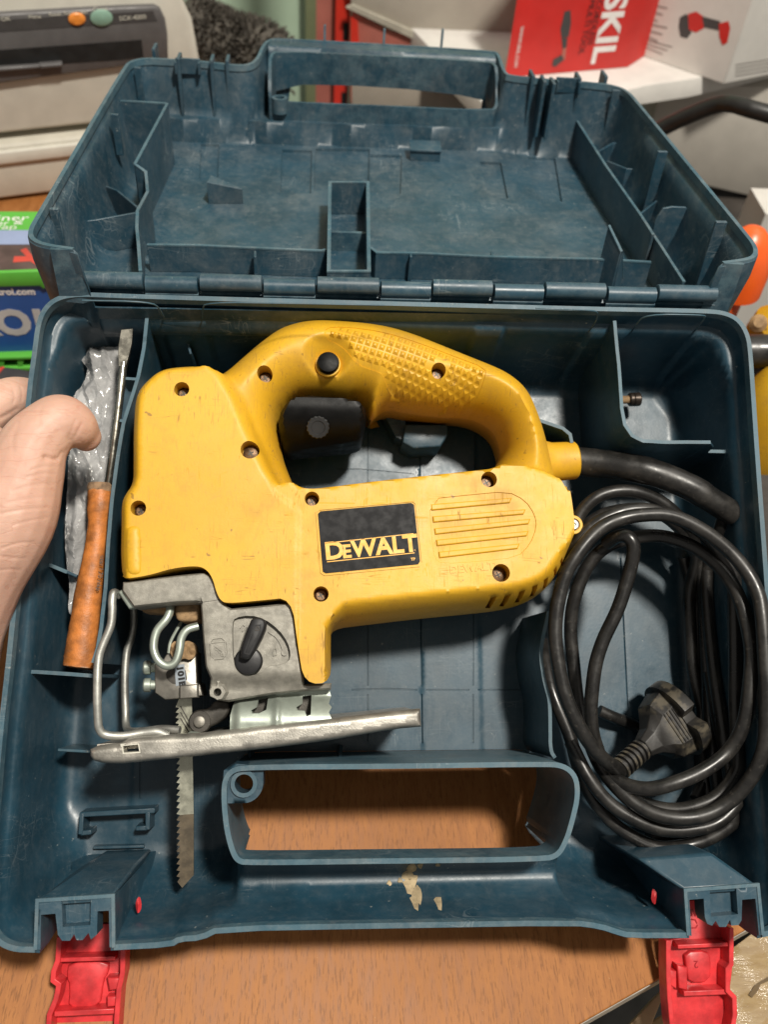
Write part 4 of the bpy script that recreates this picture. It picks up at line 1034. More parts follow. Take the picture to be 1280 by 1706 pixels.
l2 = latch([(1143,1500),(1168,1498),(1180,1535),(1218,1540),(1222,1548),(1222,1608),(1216,1614),(1217,1650),(1227,1660),(1228,1690),(1216,1760),(1130,1760),(1117,1705),(1113,1660),(1110,1590),(1112,1566),(1143,1560)],
      [([(1141,1585),(1180,1583),(1186,1600),(1184,1636),(1148,1638),(1144,1612)], .25)],
      [((1130,1577),(1214,1573),.16),((1140,1655),(1212,1652),.2)],
      [([(1112,1612),(1128,1618),(1128,1648),(1116,1640)], .62), ([(1128,1606),(1146,1612),(1146,1650),(1132,1646)], .5), ([(1212,1610),(1222,1608),(1217,1650),(1208,1650)], .6)],
      [(1114,1566),(1114,1620),(1116,1660),(1120,1705),(1133,1760)], [(1219,1545),(1219,1606),(1213,1614),(1213,1650),(1224,1661),(1225,1690),(1213,1760)])
MAT['redprint'] = plain('moulded_red', (.34, .015, .02), .4)
fr = lambda px, py, w: frame_at(onw(px, py, w), (-1,.03,0), (0,0,1), M_CASE)
text('ABS', .34, fr(1152,1516,LWZ+.02), MAT['redprint'], l2, .012, 'lettering', 'CENTER', 1, .01)
text('2', .42, fr(1160,1600,LWZ+.27), MAT['redprint'], l2, .012)
rc = lambda pts: wall(B2(pts, LWZ+.02), LWZ-.05, LWZ+.03, .05, 0)
part('recycling_mark', join(rc([(1147,1546),(1160,1545),(1163,1540)]), rc([(1150,1533),(1145,1541),(1147,1546)]), rc([(1152,1531),(1159,1532),(1162,1538)])), MAT['redprint'], l2)

# ---------------------------------------------------------------- screwdriver in the left compartment
MAT['orange'] = plain('chipped_orange_handle', (.45, .150, .032), .5, 0, .42, 130, .5, wear=(.48,.33,.22))
MAT['chrome'] = plain('old_chrome', (.42, .40, .34), .25, .95, .25, 160, .08)
sd_ = thing('screwdriver', 'old flat blade screwdriver with chipped orange handle beside clear plastic bag', 'screwdriver', M_CASE, (-8.5, 0, 4))
axp = B3([(168,806,4.45),(166,850,4.4),(160,912,4.3),(149,981,4.2),(142,1044,4.1),(137,1085,4.05),(134,1108,4.0),(133,1114,4.0)])
hp = spline(axp, 6); rr = np.interp(np.linspace(0, 1, len(hp)), [0, .04, .14, .2, .3, .45, .6, .75, .88, .94, .98, 1], [.50,.55,.53,.44,.47,.58,.66,.71,.70,.62,.5,.3])
hv, hf = tube(hp, list(rr), 20)
hv = [(x+random.gauss(0,.008), y+random.gauss(0,.008), z+random.gauss(0,.008)) for x, y, z in hv]
part('handle', (hv, hf), MAT['orange'], sd_, sharp=60)
part('collar', tube(hp[:3], [.53,.57,.54], 20), plain('frayed_collar', (.24,.15,.085), .8, 0, .4, 300, .8), sd_)
sp = spline(B3([(180,812,4.55),(186,770,4.75),(195,700,5.0),(202,640,5.15),(206,605,5.2)]), 6)
sh = part('shaft', tube(sp, .175, 16), MAT['chrome'], sd_)
def flat(px, py, w, hw, th):
    c = Vector(onw(px, py, w)); d = Vector((1, .13, 0)).normalized(); n = Vector((0,0,1)); return [tuple(c+d*a*hw+n*b*th) for a, b in ((-1,-1),(1,-1),(1,1),(-1,1))]
rs = [flat(205,612,5.2,.16,.16), flat(207,592,5.22,.24,.12), flat(209,575,5.24,.285,.085), flat(212,549,5.25,.26,.05)]
V = [p for r in rs for p in r]
part('blade', (V, [(3,2,1,0),(12,13,14,15)]+[(k*4+i, k*4+(i+1) % 4, (k+1)*4+(i+1) % 4, (k+1)*4+i) for k in range(3) for i in range(4)]), MAT['chrome'], sd_, sharp=15, bev=.02)
o = onw(167.5,925,4.95); text('ussr 1.70 mkp', .26, frame_at(o, Vector(onw(161,978,4.85))-Vector(o), (.25,0,1), M_CASE), MAT['dark'], sd_, .004, 'lettering', 'LEFT', 1.0)

# ---------------------------------------------------------------- clear plastic bag
def bag_mat():
    n = N('clear_film'); t = n.t
    tr = n.n.new('ShaderNodeBsdfTransparent'); tr.inputs[0].default_value = (.93,.93,.92,1)
    gl = n.n.new('ShaderNodeBsdfGlossy'); gl.inputs['Roughness'].default_value = .12; gl.inputs[0].default_value = (.9,.9,.9,1)
    df = n.n.new('ShaderNodeBsdfTranslucent'); df.inputs[0].default_value = (.93,.92,.91,1)
    dd = n.n.new('ShaderNodeBsdfDiffuse'); dd.inputs[0].default_value = (.95,.945,.94,1)
    fr_ = n.n.new('ShaderNodeFresnel'); fr_.inputs[0].default_value = 1.5
    m0 = n.n.new('ShaderNodeMixShader'); m0.inputs[0].default_value = .25; n.l.new(dd.outputs[0], m0.inputs[1]); n.l.new(df.outputs[0], m0.inputs[2])
    m1 = n.n.new('ShaderNodeMixShader'); n.val(m1.inputs[0], n.ramp(n.noise(60, 5), .3, .7, .30, .62)); n.l.new(tr.outputs[0], m1.inputs[1]); n.l.new(m0.outputs[0], m1.inputs[2])
    m2 = n.n.new('ShaderNodeMixShader'); n.val(m2.inputs[0], n.math('ADD', n.math('MULTIPLY', fr_.outputs[0], 1.2), .06)); n.l.new(m1.outputs[0], m2.inputs[1]); n.l.new(gl.outputs[0], m2.inputs[2])
    bp = n.n.new('ShaderNodeBump'); bp.inputs['Strength'].default_value = .5; bp.inputs['Distance'].default_value = .0022; n.val(bp.inputs['Height'], n.math('ABSOLUTE', n.math('SUBTRACT', n.noise(140, 3, .6, n.map((1.2,.5,1),(0,0,.3)), 1.0), .5)))
    for q_ in (gl, dd): n.l.new(bp.outputs[0], q_.inputs['Normal'])
    n.l.new(m2.outputs[0], n.n['Material Output'].inputs[0]); n.n.remove(n.b); return n.m
MAT['film'] = bag_mat()
bag_px = [(140,575),(150,568),(170,570),(196,571),(204,590),(203,625),(197,660),(191,705),(186,760),(181,806),(160,815),(156,850),(148,885),(137,925),(128,965),(124,990),(122,1015),(117,1028),(110,1020),(108,985),(105,950),(101,900),(103,850),(103,820),(107,770),(111,735),(116,700),(116,665),(122,645),(136,625),(139,605),(128,590)]
BG = B2(bag_px, 3.6)
from mathutils import noise as mnoise
def bag_h(X, Y):
    d = dpoly(X, Y, BG); o = np.zeros_like(X)
    for i in range(len(X)):
        p = Vector((X[i]*1.25+.25*Y[i]+3, Y[i]*.42, 1.3))
        r = 1-abs(mnoise.noise(p*1.1)); r2 = 1-abs(mnoise.noise(p*2.3+Vector((4,1,0)))); r3 = mnoise.noise(p*4.5)
        d_, _p = mnoise.voronoi(Vector((X[i]*.95+.2*Y[i], Y[i]*.5, .4))); e_, _p = mnoise.voronoi(Vector((X[i]*1.9, Y[i]*1.2+3, 2.1)))
        o[i] = .25*r**2+.42*min(d_[1]-d_[0], .6)+.20*min(e_[1]-e_[0], .6)
    return 2.6+o*1.25+np.clip(d, 0, .5)*.8
bag = part('plastic_bag', relief(BG, bag_h, .085, skirt=[(-.05, 2.4), (-.25, 2.2)]), MAT['film'], None, M=M_CASE, label='crumpled clear plastic bag tucked under the screwdriver', cat='plastic bag', sharp=24, solid='open')

# ---------------------------------------------------------------- loose cap screw behind the right hand divider
bo = thing('bolt', 'small dark socket cap screw lying behind the right hand divider', 'bolt', M_CASE, onw(1055,666,1.2))
pa, pb = Vector(onw(1022,667,1.3)), Vector(onw(1048,666,1.3))
part('shank', tube([pa, pb], .2, 12), MAT['brass'], bo)
part('head', lathe(pb, pb-pa, [(0,.30),(.05,.34),(.2,.34),(.22,.30),(.26,.34),(.52,.34),(.57,.3),(.57,.17),(.35,.16),(.35,.02)], 18), plain('blackened_steel', (.07,.055,.045), .35, .7, .3, 200), bo)

# ---------------------------------------------------------------- hand holding the left rim
def skin_mat():
    n = N('skin')
    big = n.noise(30, 4, .6); med = n.noise(110, 5, .6); fine = n.noise(700, 3, .6)
    c = n.mix(n.ramp(big, .32, .68), (.51, .30, .225), (.60, .38, .29))
    c = n.mix(n.ramp(med, .5, .8, 0, .4), c, (.50, .21, .15))
    g = n.noise(75, 3, .55, n.map((.22, 1.7, 1), (0,0,.2)), .4)
    cr = n.ramp(n.math('ABSOLUTE', n.math('SUBTRACT', g, .5)), 0, .022, 0.0, 1.0)
    g2 = n.noise(170, 3, .6, n.map((.5, 1.6, 1), (0,0,-.2)), .8)
    cr2 = n.ramp(n.math('ABSOLUTE', n.math('SUBTRACT', g2, .5)), 0, .05, 0.0, 1.0)
    hgt = n.math('ADD', n.math('MULTIPLY', cr, .7), n.math('ADD', n.math('MULTIPLY', cr2, .35), n.math('MULTIPLY', fine, .5)))
    c = n.mix(n.math('MULTIPLY', n.math('SUBTRACT', 1.0, cr), .22), c, (.42, .17, .11))
    n.set(Base_Color=c, Roughness=n.ramp(med, .3, .7, .5, .62))
    n.b.inputs['Subsurface Weight'].default_value = .18; n.b.inputs['Subsurface Radius'].default_value = (.006, .0025, .0012); n.b.inputs['Subsurface Scale'].default_value = 1.0
    n.bump(hgt, .2, .0004); return n.m
MAT['skin'] = skin_mat()
def chain(pts, n=18):
    P = spline([onw(x, y, w)+(r,) for x, y, w, r in pts], 5)
    c = [p[:3] for p in P]; r = [p[3] for p in P]
    gs = [tube(c, r, n)]
    for q, rad, dirn in ((c[-1], r[-1], Vector(c[-1])-Vector(c[-2])), (c[0], r[0], Vector(c[0])-Vector(c[1]))):
        gs.append(lathe(Vector(q), dirn, [(-.05*rad, rad*.99)]+[(rad*math.sin(a), rad*math.cos(a)) for a in np.linspace(.1, 1.5, 7)], n))
    return gs
hand = thing('person', 'bare left hand reaching in from the left, thumb hooked over the tray rim', 'person', M_CASE, onw(-60,900,3))
parts_ = []
parts_ += chain([(-170,1330,5.6,2.6),(-120,1180,6.0,2.4),(-88,1065,6.7,2.05),(-42,962,7.5,1.82),(14,868,8.1,1.74),(36,800,8.25,1.56),(56,745,8.35,1.33),(84,712,8.3,1.13),(103,703,8.2,1.09),(122,709,7.95,.94),(136,720,7.5,.76),(143,727,7.25,.62)])
parts_ += chain([(-150,1200,4.6,2.3),(-110,1000,5.0,2.2),(-80,880,6.0,2.0),(-60,800,6.6,1.8),(-40,765,6.9,1.6)])
parts_ += chain([(-100,800,5.6,1.5),(-50,715,5.9,1.2),(-20,685,5.9,1.0),(15,664,5.5,.88),(38,660,4.6,.82),(50,664,3.4,.78),(58,670,2.4,.7)])
parts_ += chain([(-120,900,3.4,1.4),(-60,800,2.6,1.1),(-5,770,2.0,.92),(35,765,1.0,.85),(70,770,0.0,.78),(95,775,-.9,.7)])
parts_ += chain([(-130,980,2.8,1.4),(-60,895,1.8,1.1),(-5,865,1.2,.9),(35,860,.4,.82),(70,860,-.4,.75),(92,862,-1.1,.66)])
parts_ += chain([(-130,1060,2.6,1.3),(-70,990,1.6,.95),(-20,965,1.0,.8),(20,958,.3,.72),(52,955,-.4,.66),(70,955,-1.0,.58)])
parts_ += chain([(-150,960,4.2,2.0),(-90,920,4.2,1.9),(-60,880,4.8,1.8),(-30,850,6.2,1.7)])
hb = part('hand', join(*parts_), MAT['skin'], hand)
m = hb.modifiers.new('skin', 'REMESH'); m.mode = 'VOXEL'; m.voxel_size = .00062; m.use_smooth_shade = True
m = hb.modifiers.new('soften', 'SMOOTH'); m.factor = .6; m.iterations = 14
# creases: real dents pressed into the evaluated surface
dg = bpy.context.evaluated_depsgraph_get(); dg.update()
me = bpy.data.meshes.new_from_object(hb.evaluated_get(dg)); hb.modifiers.clear()
old = hb.data; hb.data = me; me.name = 'hand'
nv = len(me.vertices); P = np.empty(nv*3); me.vertices.foreach_get('co', P); P = P.reshape(-1, 3)
Nn = np.empty(nv*3); me.vertices.foreach_get('normal', Nn); Nn = Nn.reshape(-1, 3)
Mi = np.array(co.matrix_world.inverted() @ hand.matrix_world); C4 = np.c_[P, np.ones(nv)]@Mi.T
PX = 640-F*C4[:, 0]/C4[:, 2]; PY = 853+F*C4[:, 1]/C4[:, 2]
toward = np.clip(-(Nn@np.array((hand.matrix_world.to_3x3().inverted() @ (co.matrix_world.to_3x3() @ Vector((0,0,-1)))))), 0, 1)
dep = np.zeros(nv)
for pts, dd_, sg in (([(120,753),(106,751),(100,764),(90,766),(76,762)], .10, 4.0), ([(104,757),(108,768),(104,780)], .05, 4), ([(136,707),(131,717),(126,727)], .035, 2.5), ([(126,700),(121,712),(117,724)], .02, 2.2), ([(131,686),(122,682),(113,684)], .018, 2.2), ([(52,783),(75,776),(99,777)], .022, 2.0), ([(43,796),(70,788),(96,790)], .02, 2.0), ([(20,818),(60,806),(98,806)], .018, 2.0),
        ([(0,856),(40,848),(76,846)], .024, 2.0), ([(22,874),(55,866),(82,862)], .02, 2.0), ([(4,913),(30,904),(55,904)], .026, 2.0), ([(0,926),(20,930),(42,930)], .02, 2.0), ([(0,950),(20,948),(34,950)], .02, 2.0), ([(10,838),(48,830),(90,828)], .016, 1.8), ([(28,682),(16,690),(0,697)], .06, 4.0), ([(34,644),(38,655),(36,668)], .03, 2.2), ([(22,647),(25,660),(22,672)], .02, 2.2), ([(70,676),(64,690),(66,706)], .012, 3), ([(30,705),(20,730),(22,750)], .014, 4)):
    q = dpoly(PX, PY, smooth(pts, 2), False); dep += 1.5*dd_*np.exp(-(q/sg)**2)
P -= Nn*(dep*toward*S)[:, None]
me.vertices.foreach_set('co', P.ravel()); me.update()
for p in me.polygons: p.use_smooth = True
c = Vector(onw(152,735,7.35)); ax = Vector((.75,-.45,.25)).normalized()
fn = frame_at(c-ax*.12, (.55,.75,.2), ax)
part('thumb_nail', xf(lathe((0,0,0), (0,0,1), [(-.3,.36),(0,.36),(.05,.3),(.07,.02)], 20), fn @ Matrix.Diagonal((1,.75,1,1))), plain('nail', (.5,.3,.24), .3), hand)
# ---------------------------------------------------------------- what stands behind and beside the case
def fr_at(px0, py0, y0, px1, py1):
    """upright frame: a level line through two photo points, the first on the plane y = y0"""
    o = Vector(onv(px0, py0, y0)); q = Vector(onw(px1, py1, o.z, M_ID)); return frame_up(o, q-o)
def frame_up(o, x):
    x = Vector((x[0], x[1], 0)).normalized(); y = Vector((-x.y, x.x, 0))
    return Matrix(((x.x, y.x, 0, o[0]), (x.y, y.y, 0, o[1]), (0, 0, 1, o[2]), (0,0,0,1)))
def ff(px, py, Fm, d=0.0):                  # photo pixel on the frame's front plane (local x, z)
    p = onv(px, py, d, Fm); return (p[0], p[2])
def fprism(px, Fm, d0, d1, ch=0.0):
    """photo outline on the front plane, pushed back from d0 to d1 (local y)"""
    q = [ff(x, y, Fm, d0) for x, y in px]; g = prism(q, -d1, -d0, 0, ch)
    return [(x, -z, y) for x, y, z in g[0]], g[1]
def lprism(q, d0, d1, ch=0.0):
    g = prism(q, -d1, -d0, 0, ch); return [(x, -z, y) for x, y, z in g[0]], g[1]
def ftext(s, size, px, py, Fm, d, m, par, name='lettering', align='LEFT', sx=1, bold=0, rot=0):
    x, z = ff(px, py, Fm, d)
    T = Fm @ Matrix.Translation((x, d, z)) @ Matrix.Rotation(math.pi/2, 4, 'X') @ Matrix.Rotation(rot, 4, 'Z')
    return text(s, size, T, m, par, .01, name, align, sx, bold)
MAT['beige'] = plain('beige_abs', (.60, .575, .50), .5, 0, .05, 60, .05)
MAT['beige2'] = plain('beige_abs_aged', (.55, .52, .44), .55, 0, .06, 60, .05)
MAT['pgrey'] = plain('grey_panel', (.10, .095, .095), .42, 0, .08, 80, .05)
MAT['pgrey2'] = plain('dark_grey_panel', (.055, .052, .052), .5, 0, .1, 80, .05)
MAT['slot'] = plain('black_inside', (.008, .008, .008), .6)
MAT['white'] = plain('white_board', (.68, .66, .62), .5, 0, .05, 50)
# printer
FP = fr_at(0, 230, 46, 148, 214)
pr = thing('printer', 'beige office printer with grey control panel behind the case at left', 'printer', FP, (-10, 15, TZ-FP.translation.z))
x0 = -32
q = lambda pts, d=0: [ff(a, b, FP, d) for a, b in pts]
r0 = q([(327,102)])[0]; tl_ = q([(306,3)])[0]
ztop = 18.5; zb = TZ-FP.translation.z
up = [(x0, q([(0,230)])[0][1]+.25), (r0[0]+.3, q([(150,214)])[0][1]+.25), (r0[0]+.3, q([(327,100)])[0][1]), (r0[0]+.0, q([(320,32)])[0][1]), (tl_[0], q([(306,3)])[0][1]), (tl_[0]-.1, ztop), (x0, ztop)]
part('body', lprism(up, 0, 26, .35), MAT['beige'], pr)
lo_ = [(x0, zb+.25), (r0[0]+.2, zb+.25), (r0[0]+.2, q([(150,221)])[0][1]), (x0, q([(0,236)])[0][1])]
part('paper_tray', lprism(lo_, -.6, 26, .3), MAT['beige2'], pr)
part('tray_lip', lprism([(x0, q([(0,270)])[0][1]), (r0[0]+.1, q([(130,251)])[0][1]), (r0[0]+.1, q([(150,228)])[0][1]), (x0, q([(0,246)])[0][1])], -.9, .4, .15), MAT['beige'], pr)
part('feet', join(box((-18, 4, zb+.3), (2,2,.6)), box((r0[0]-2, 4, zb+.3), (2,2,.6)), box((r0[0]-2, 20, zb+.3), (2,2,.6)), box((-18, 20, zb+.3), (2,2,.6))), MAT['slot'], pr)
pan = [(-90,32),(0,24),(200,13),(258,11),(268,16),(276,33),(280,60),(281,105),(262,108),(240,108),(205,113),(0,141),(-90,152)]
cp = part('control_panel', fprism(pan, FP, -.5, .3, .2), MAT['pgrey'], pr)
part('panel_inset', fprism([(-90,42),(0,34),(255,19),(262,36),(0,54),(-90,60)], FP, -.53, -.3), MAT['pgrey2'], cp)
part('output_slot', fprism([(-90,98),(0,84),(236,67),(239,96),(200,101),(0,114),(-90,128)], FP, -.52, -.2), MAT['slot'], cp)
part('slot_lip', fprism([(-90,128),(0,114),(100,107),(102,112),(0,121),(-90,136)], FP, -.9, -.4, .1), MAT['pgrey'], cp)
part('slot_lip', fprism([(66,109),(104,106),(104,113),(68,116)], FP, -1.0, -.4, .1), MAT['pgrey'], cp)
for px, py, r, col, nm in ((128,32,.62,(.75,.25,.04),'orange_button'), (169,30,.82,(.22,.36,.28),'green_button')):
    x, z = ff(px, py, FP, -.53); g = lathe((x, -.5, z), (0,-1,0), [(0,r),(.12,r),(.2,r*.8),(.22,.02)], 24)
    g = ([(a, b, z+(c-z)*.62*1.15) for a, b, c in g[0]], g[1])
    part(nm, g, plain(nm+'_plastic', col, .4), cp)
for s, px, py, sz in (('SCX-4200',199,35,.42), ('Copy',155,20,.42), ('Stop/Clear',106,26,.36), ('Reset',82,28,.34), ('Menu',48,32,.34), ('OK',2,36,.4)):
    ftext(s, sz, px, py, FP, -.545, MAT['whiteprint'], cp, sx=1.15)
# wall behind
w_ = part('wall', box((-40, 96, 20), (150, 4, 190)), plain('mint_wall_paint', (.46, .60, .45), .7, 0, .04, 30), None, kind='structure')
xw = onv(507, 60, 93)[0]; xw2 = onv(527, 60, 93)[0]
part('wall_return', box(((xw+xw2)/2+.2, 94, 20), (xw2-xw, 5, 190)), plain('shaded_wall_edge', (.17, .19, .10), .7, 0, .08, 30), None, kind='structure')  # edge of the wall in shadow: the shade is put into its olive colour
part('back_wall', box((80, 100, 20), (130, 3, 190)), plain('grey_wall_paint', (.30, .28, .24), .7, 0, .05, 30), None, kind='structure')
part('floor', box((10, 20, -75.5), (260, 200, 1)), plain('concrete_floor', (.12, .115, .11), .8, 0, .2, 20), None, kind='structure')
# red rack: two uprights seen edge to edge and a brace
MAT['rackred'] = plain('red_rack_paint', (.62, .035, .02), .38, 0, .08, 40); MAT['rackpink'] = plain('pinkish_red_rack_paint', (.40, .13, .10), .55, 0, .1, 40)  # second red is duller and pinker, for the upright's left face and the beam
rk = thing('storage_rack', 'red steel storage rack upright with slotted holes behind the case', 'storage rack', M_ID, (0, 70, -75))
ya = 70
a0, a1, a2 = onv(527,40,ya)[0], onv(559,40,ya)[0], onv(583,40,ya)[0]
part('upright_face', box(((a0+a1)/2, ya+.2, -5), (a1-a0, .3, 140)), MAT['rackpink'], rk)
up_ = part('upright', box(((a1+a2)/2, ya-.4, -5), (a2-a1, 1.2, 140)), MAT['rackred'], rk)
zs = [onv(575, y, ya)[2] for y in (46, 104, 160)]
part('slot_hole', join(*[box((onv(576,50,ya)[0], ya-1.02, z), (.55, .05, 1.6)) for z in zs]), MAT['slot'], up_)
q = [onv(x, y, ya-1) for x, y in ((585,10),(650,45),(760,72),(760,84),(640,74),(590,62))]
part('shelf_beam', lprism([(a, c) for a, b, c in ((0,0,0),)] if False else [(p[0], p[2]) for p in q], ya-2, ya-1.2), MAT['rackpink'], rk)
q = [onv(x, y, ya-1) for x, y in ((584,20),(596,30),(598,70),(606,130),(592,165),(584,168))]
part('bracket', lprism([(p[0], p[2]) for p in q], ya-2.4, ya-1.9), MAT['rackred'], rk)
q = [onv(x, y, 66) for x, y in ((560,128),(700,128),(842,140),(842,192),(700,140),(600,133))]
part('bottom_shelf', lprism([(p[0], p[2]) for p in ([onv(x, y, 62.5) for x, y in ((690,137),(870,132),(870,210),(834,181))])], 62.5, 63), MAT['rackred'], rk)
# grey board leaning on the rack
FG = frame_up(onv(600, 60, 68), (1, .02))
q = [(577,-40),(900,-40),(900,190),(585,190),(585,150),(592,142),(700,92),(690,70),(588,22)]
brd = part('grey_panel_board', fprism([(577,-40),(880,-40),(880,200),(740,150),(740,78),(586,10)], FG, 0, 1.2, .05), plain('grey_carton', (.36, .33, .28), .6, 0, .05, 40), None, M=FG, label='large plain grey board leaning behind the red rack beam', cat='board')
part('board_edge', fprism([(577,14),(588,10),(722,68),(720,80)], FG, -.5, 0), plain('board_edge', (.42,.40,.33), .6), brd)
part('grey_carton', fprism([(586,140),(600,130),(800,152),(838,200),(838,230),(586,230)], FG, -3, -2.4, .05), plain('grey_carton_low', (.33, .29, .24), .6, 0, .05, 40), None, M=FG, label='grey carton seen through the handle opening of the lid', cat='carton')
# shelf with tool boxes
FS = fr_at(840, 131, 58, 1045, 113)
zs_ = FS.translation.z
sh_ = thing('shelf', 'white shelf board carrying the red and white tool boxes', 'shelf', FS, (15, 8, -1.8))
q = [ff(830,134,FS), ff(1400,82,FS)]
s0 = Vector(onw(1158,130,zs_,M_ID)); s1 = Vector(onw(1280,104,zs_,M_ID))
i = FS.inverted(); e = [i @ Vector(onw(x, y, zs_, M_ID)) for x, y in ((836,205),(1075,143),(1158,131),(1290,102),(1500,60))]
poly = [(v.x, v.y) for v in e]+[(e[-1].x+2, 34), (-6, 34)]
part('shelf_board', prism(poly, -1.75, -.01, 0, .05), MAT['white'], sh_)
def tbox(name, label, px, py, dirl, ll, dirr, lr, hgt, ml, cat, y0=None):
    """carton standing on the shelf: its near corner at a photo point, two sides running back"""
    o = Vector(onw(px, py, zs_, M_ID)); t = thing(name, label, cat, M_ID, tuple(o))
    a = Vector(onw(*dirl, zs_, M_ID))-o; b = Vector(onw(*dirr, zs_, M_ID))-o; a.normalize(); b.normalize()
    P = [(0,0,0), tuple(b*lr), tuple(a*ll+b*lr), tuple(a*ll)]
    P = [(p[0]+o.x, p[1]+o.y, p[2]+o.z+.02) for p in P]
    part('carton', hexa(P, [(x, y, z+hgt) for x, y, z in P]), ml, t, bev=.06)
    return t, frame_up(o+a*ll, -a), frame_up(o, b), ll, lr
MAT['boxred'] = plain('red_carton', (.55, .022, .018), .4, 0, .06, 40); MAT['boxwhite'] = plain('white_carton', (.62, .60, .56), .5, 0, .04, 40)
MAT['boxprint'] = plain('white_print', (.75, .72, .70), .5); MAT['greyprint'] = plain('grey_print', (.28, .26, .24), .5); MAT['darkprint'] = plain('dark_print', (.05, .02, .02), .5)
o1 = Vector(onw(1046,113,zs_,M_ID)); 
L1 = (Vector(onw(840,131,zs_,M_ID))-o1).length
t1, f1, f2, _, _ = tbox('tool_box', 'red power tool carton printed SKIL on the white shelf', 1046, 113, (840,131), L1, (1066,100), 9, 15, MAT['boxred'], 'box')
ftext('SKIL', 3.1, 1013, -12, f1, -.03, MAT['boxprint'], t1, sx=1.05, bold=.09, rot=-math.pi/2)
for k, (px, py, s, sz) in enumerate(((996,0,'CORDLESS',.8), (984,0,'MULTI TOOL',.8), (868,45,'WWW.SKIL.COM',.45))):
    ftext(s, sz, px, py, f1, -.03, MAT['darkprint'] if k < 2 else MAT['boxprint'], t1, rot=-math.pi/2)
fp = lambda pts, m, nm='printed_picture', d=-.03, Fm=f1, t=t1: part(nm, fprism(pts, Fm, d, d+.02), m, t, M=Fm)
fp([(941,20),(951,18),(952,40),(948,62),(936,64),(934,50)], MAT['pgrey2']); fp([(936,64),(946,64),(944,82),(938,86)], MAT['pgrey2'], d=-.035)
fp([(938,82),(944,80),(942,100),(934,104)], MAT['rackpink'], d=-.04); fp([(922,100),(936,92),(940,100),(926,112),(920,110)], MAT['pgrey2'], d=-.045)
o2 = Vector(onw(1206,141,zs_,M_ID))
t2, g1, g2, _, _ = tbox('tool_box', 'white power tool carton with a red grinder picture on the white shelf', 1206, 141, (1058,90), 17, (1280,126), 14, 16, MAT['boxwhite'], 'box')
gp = lambda pts, m, d=-.03: part('printed_picture', fprism(pts, g1, d, d+.02), m, t2, M=g1)
gp([(1133,30),(1143,24),(1150,30),(1152,56),(1145,65),(1134,62),(1131,45)], MAT['pgrey2'])
gp([(1147,24),(1160,20),(1172,28),(1173,48),(1160,55),(1148,50)], MAT['boxred'], -.035)
gp([(1170,28),(1200,36),(1202,52),(1173,46)], MAT['pgrey2'], -.04)
gp([(1198,40),(1214,36),(1217,48),(1212,72),(1204,76),(1199,62)], MAT['boxred'], -.045)
for k in range(6): 
    y = 8+k*11; gp([(1080+k*0,y-2),(1112-(k % 3)*8,y+5),(1112-(k % 3)*8,y+7.5),(1080,y+1)], MAT['greyprint'], -.03)
for k in range(3): gp([(1075,66+k*6),(1120-k*8,78+k*6),(1120-k*8,80+k*6),(1075,68+k*6)], MAT['greyprint'], -.03)
for k in range(4): part('printed_text', fprism([(1226,108+k*6),(1300,96+k*6),(1300,98+k*6),(1226,110+k*6)], g2, -.03, -.01), MAT['greyprint'], t2, M=g2)
# fluffy dark roll right of the printer
ctr = [onv(300,30,62), onv(345,62,62), onv(400,82,62), onv(440,95,61), onv(462,128,60)]
fl = thing('duster', 'dark grey fluffy duster roll between the printer and the mint wall', 'duster', M_ID, ctr[2])
core = spline(ctr, 6); rad = [2.6]*len(core)
MAT['fluff'] = plain('grey_brown_pile', (.085, .075, .062), .9, 0, .35, 90)
part('roll', tube(core, rad, 20), MAT['fluff'], fl)
V = []; Fc = []
for k in range(5200):
    t = random.random()*(len(core)-1); i = min(int(t), len(core)-2); p = Vector(core[i]).lerp(Vector(core[i+1]), t-i)
    d = (Vector(core[i+1])-Vector(core[i])).normalized(); an = random.random()*2*math.pi
    x = d.cross(Vector((0,0,1))).normalized(); y = x.cross(d); o = x*math.cos(an)+y*math.sin(an)
    if random.random() < .08: o = (o+d*(.8 if i > len(core)-4 else 0)).normalized()
    b = p+o*2.45; tip = b+(o+Vector((random.gauss(0,.35), random.gauss(0,.35), random.gauss(0,.35)))).normalized()*random.uniform(.45,.85); s = (d*random.gauss(0,1)+o.cross(d)*random.gauss(0,1)).normalized()*.11
    n0 = len(V); V += [tuple(b-s), tuple(b+s), tuple(tip+s*.4), tuple(tip-s*.4)]; Fc.append((n0, n0+1, n0+2, n0+3))
part('pile', (V, Fc), MAT['fluff'], fl, kind='stuff', solid='open')
# accessory box at the left
YB = 24.0
FB = frame_up(onv(0, 600, YB), (1, .06))
zt = onv(0, 468, YB)[2]; zb_ = TZ
MAT['prgreen'] = plain('green_print', (.10, .42, .05), .45, 0, .06, 40); MAT['prblue'] = plain('blue_print', (.02, .085, .30), .4, 0, .08, 30); MAT['prlight'] = plain('pale_blue_print', (.28, .34, .52), .45, 0, .06, 30)
MAT['prdark'] = plain('dark_print_picture', (.09, .055, .05), .45, 0, .3, 60); MAT['silver'] = plain('silver_print', (.48, .48, .48), .4, 0, .08, 60); MAT['prred'] = plain('red_print', (.55, .06, .04), .4)
bx_ = thing('accessory_box', 'green and blue printed accessory box standing left of the case', 'box', FB, (-5, 5, TZ-FB.translation.z))
zz0 = TZ-FB.translation.z; zz1 = zt-FB.translation.z
xr = ff(72, 560, FB)[0]
yb = [(FB.inverted() @ Vector(onw(0, y, zt, M_ID))).y for y in (352, 384, 408, 452)]
part('carton', hexa([(-26,0,zz0+.9),(xr+1.2,0,zz0+.9),(xr+1.2,yb[0],zz0+.9),(-26,yb[0],zz0+.9)], [(-26,0,zz1),(xr+1.2,0,zz1),(xr+1.2,yb[0],zz1),(-26,yb[0],zz1)]), MAT['prblue'], bx_, bev=.08)
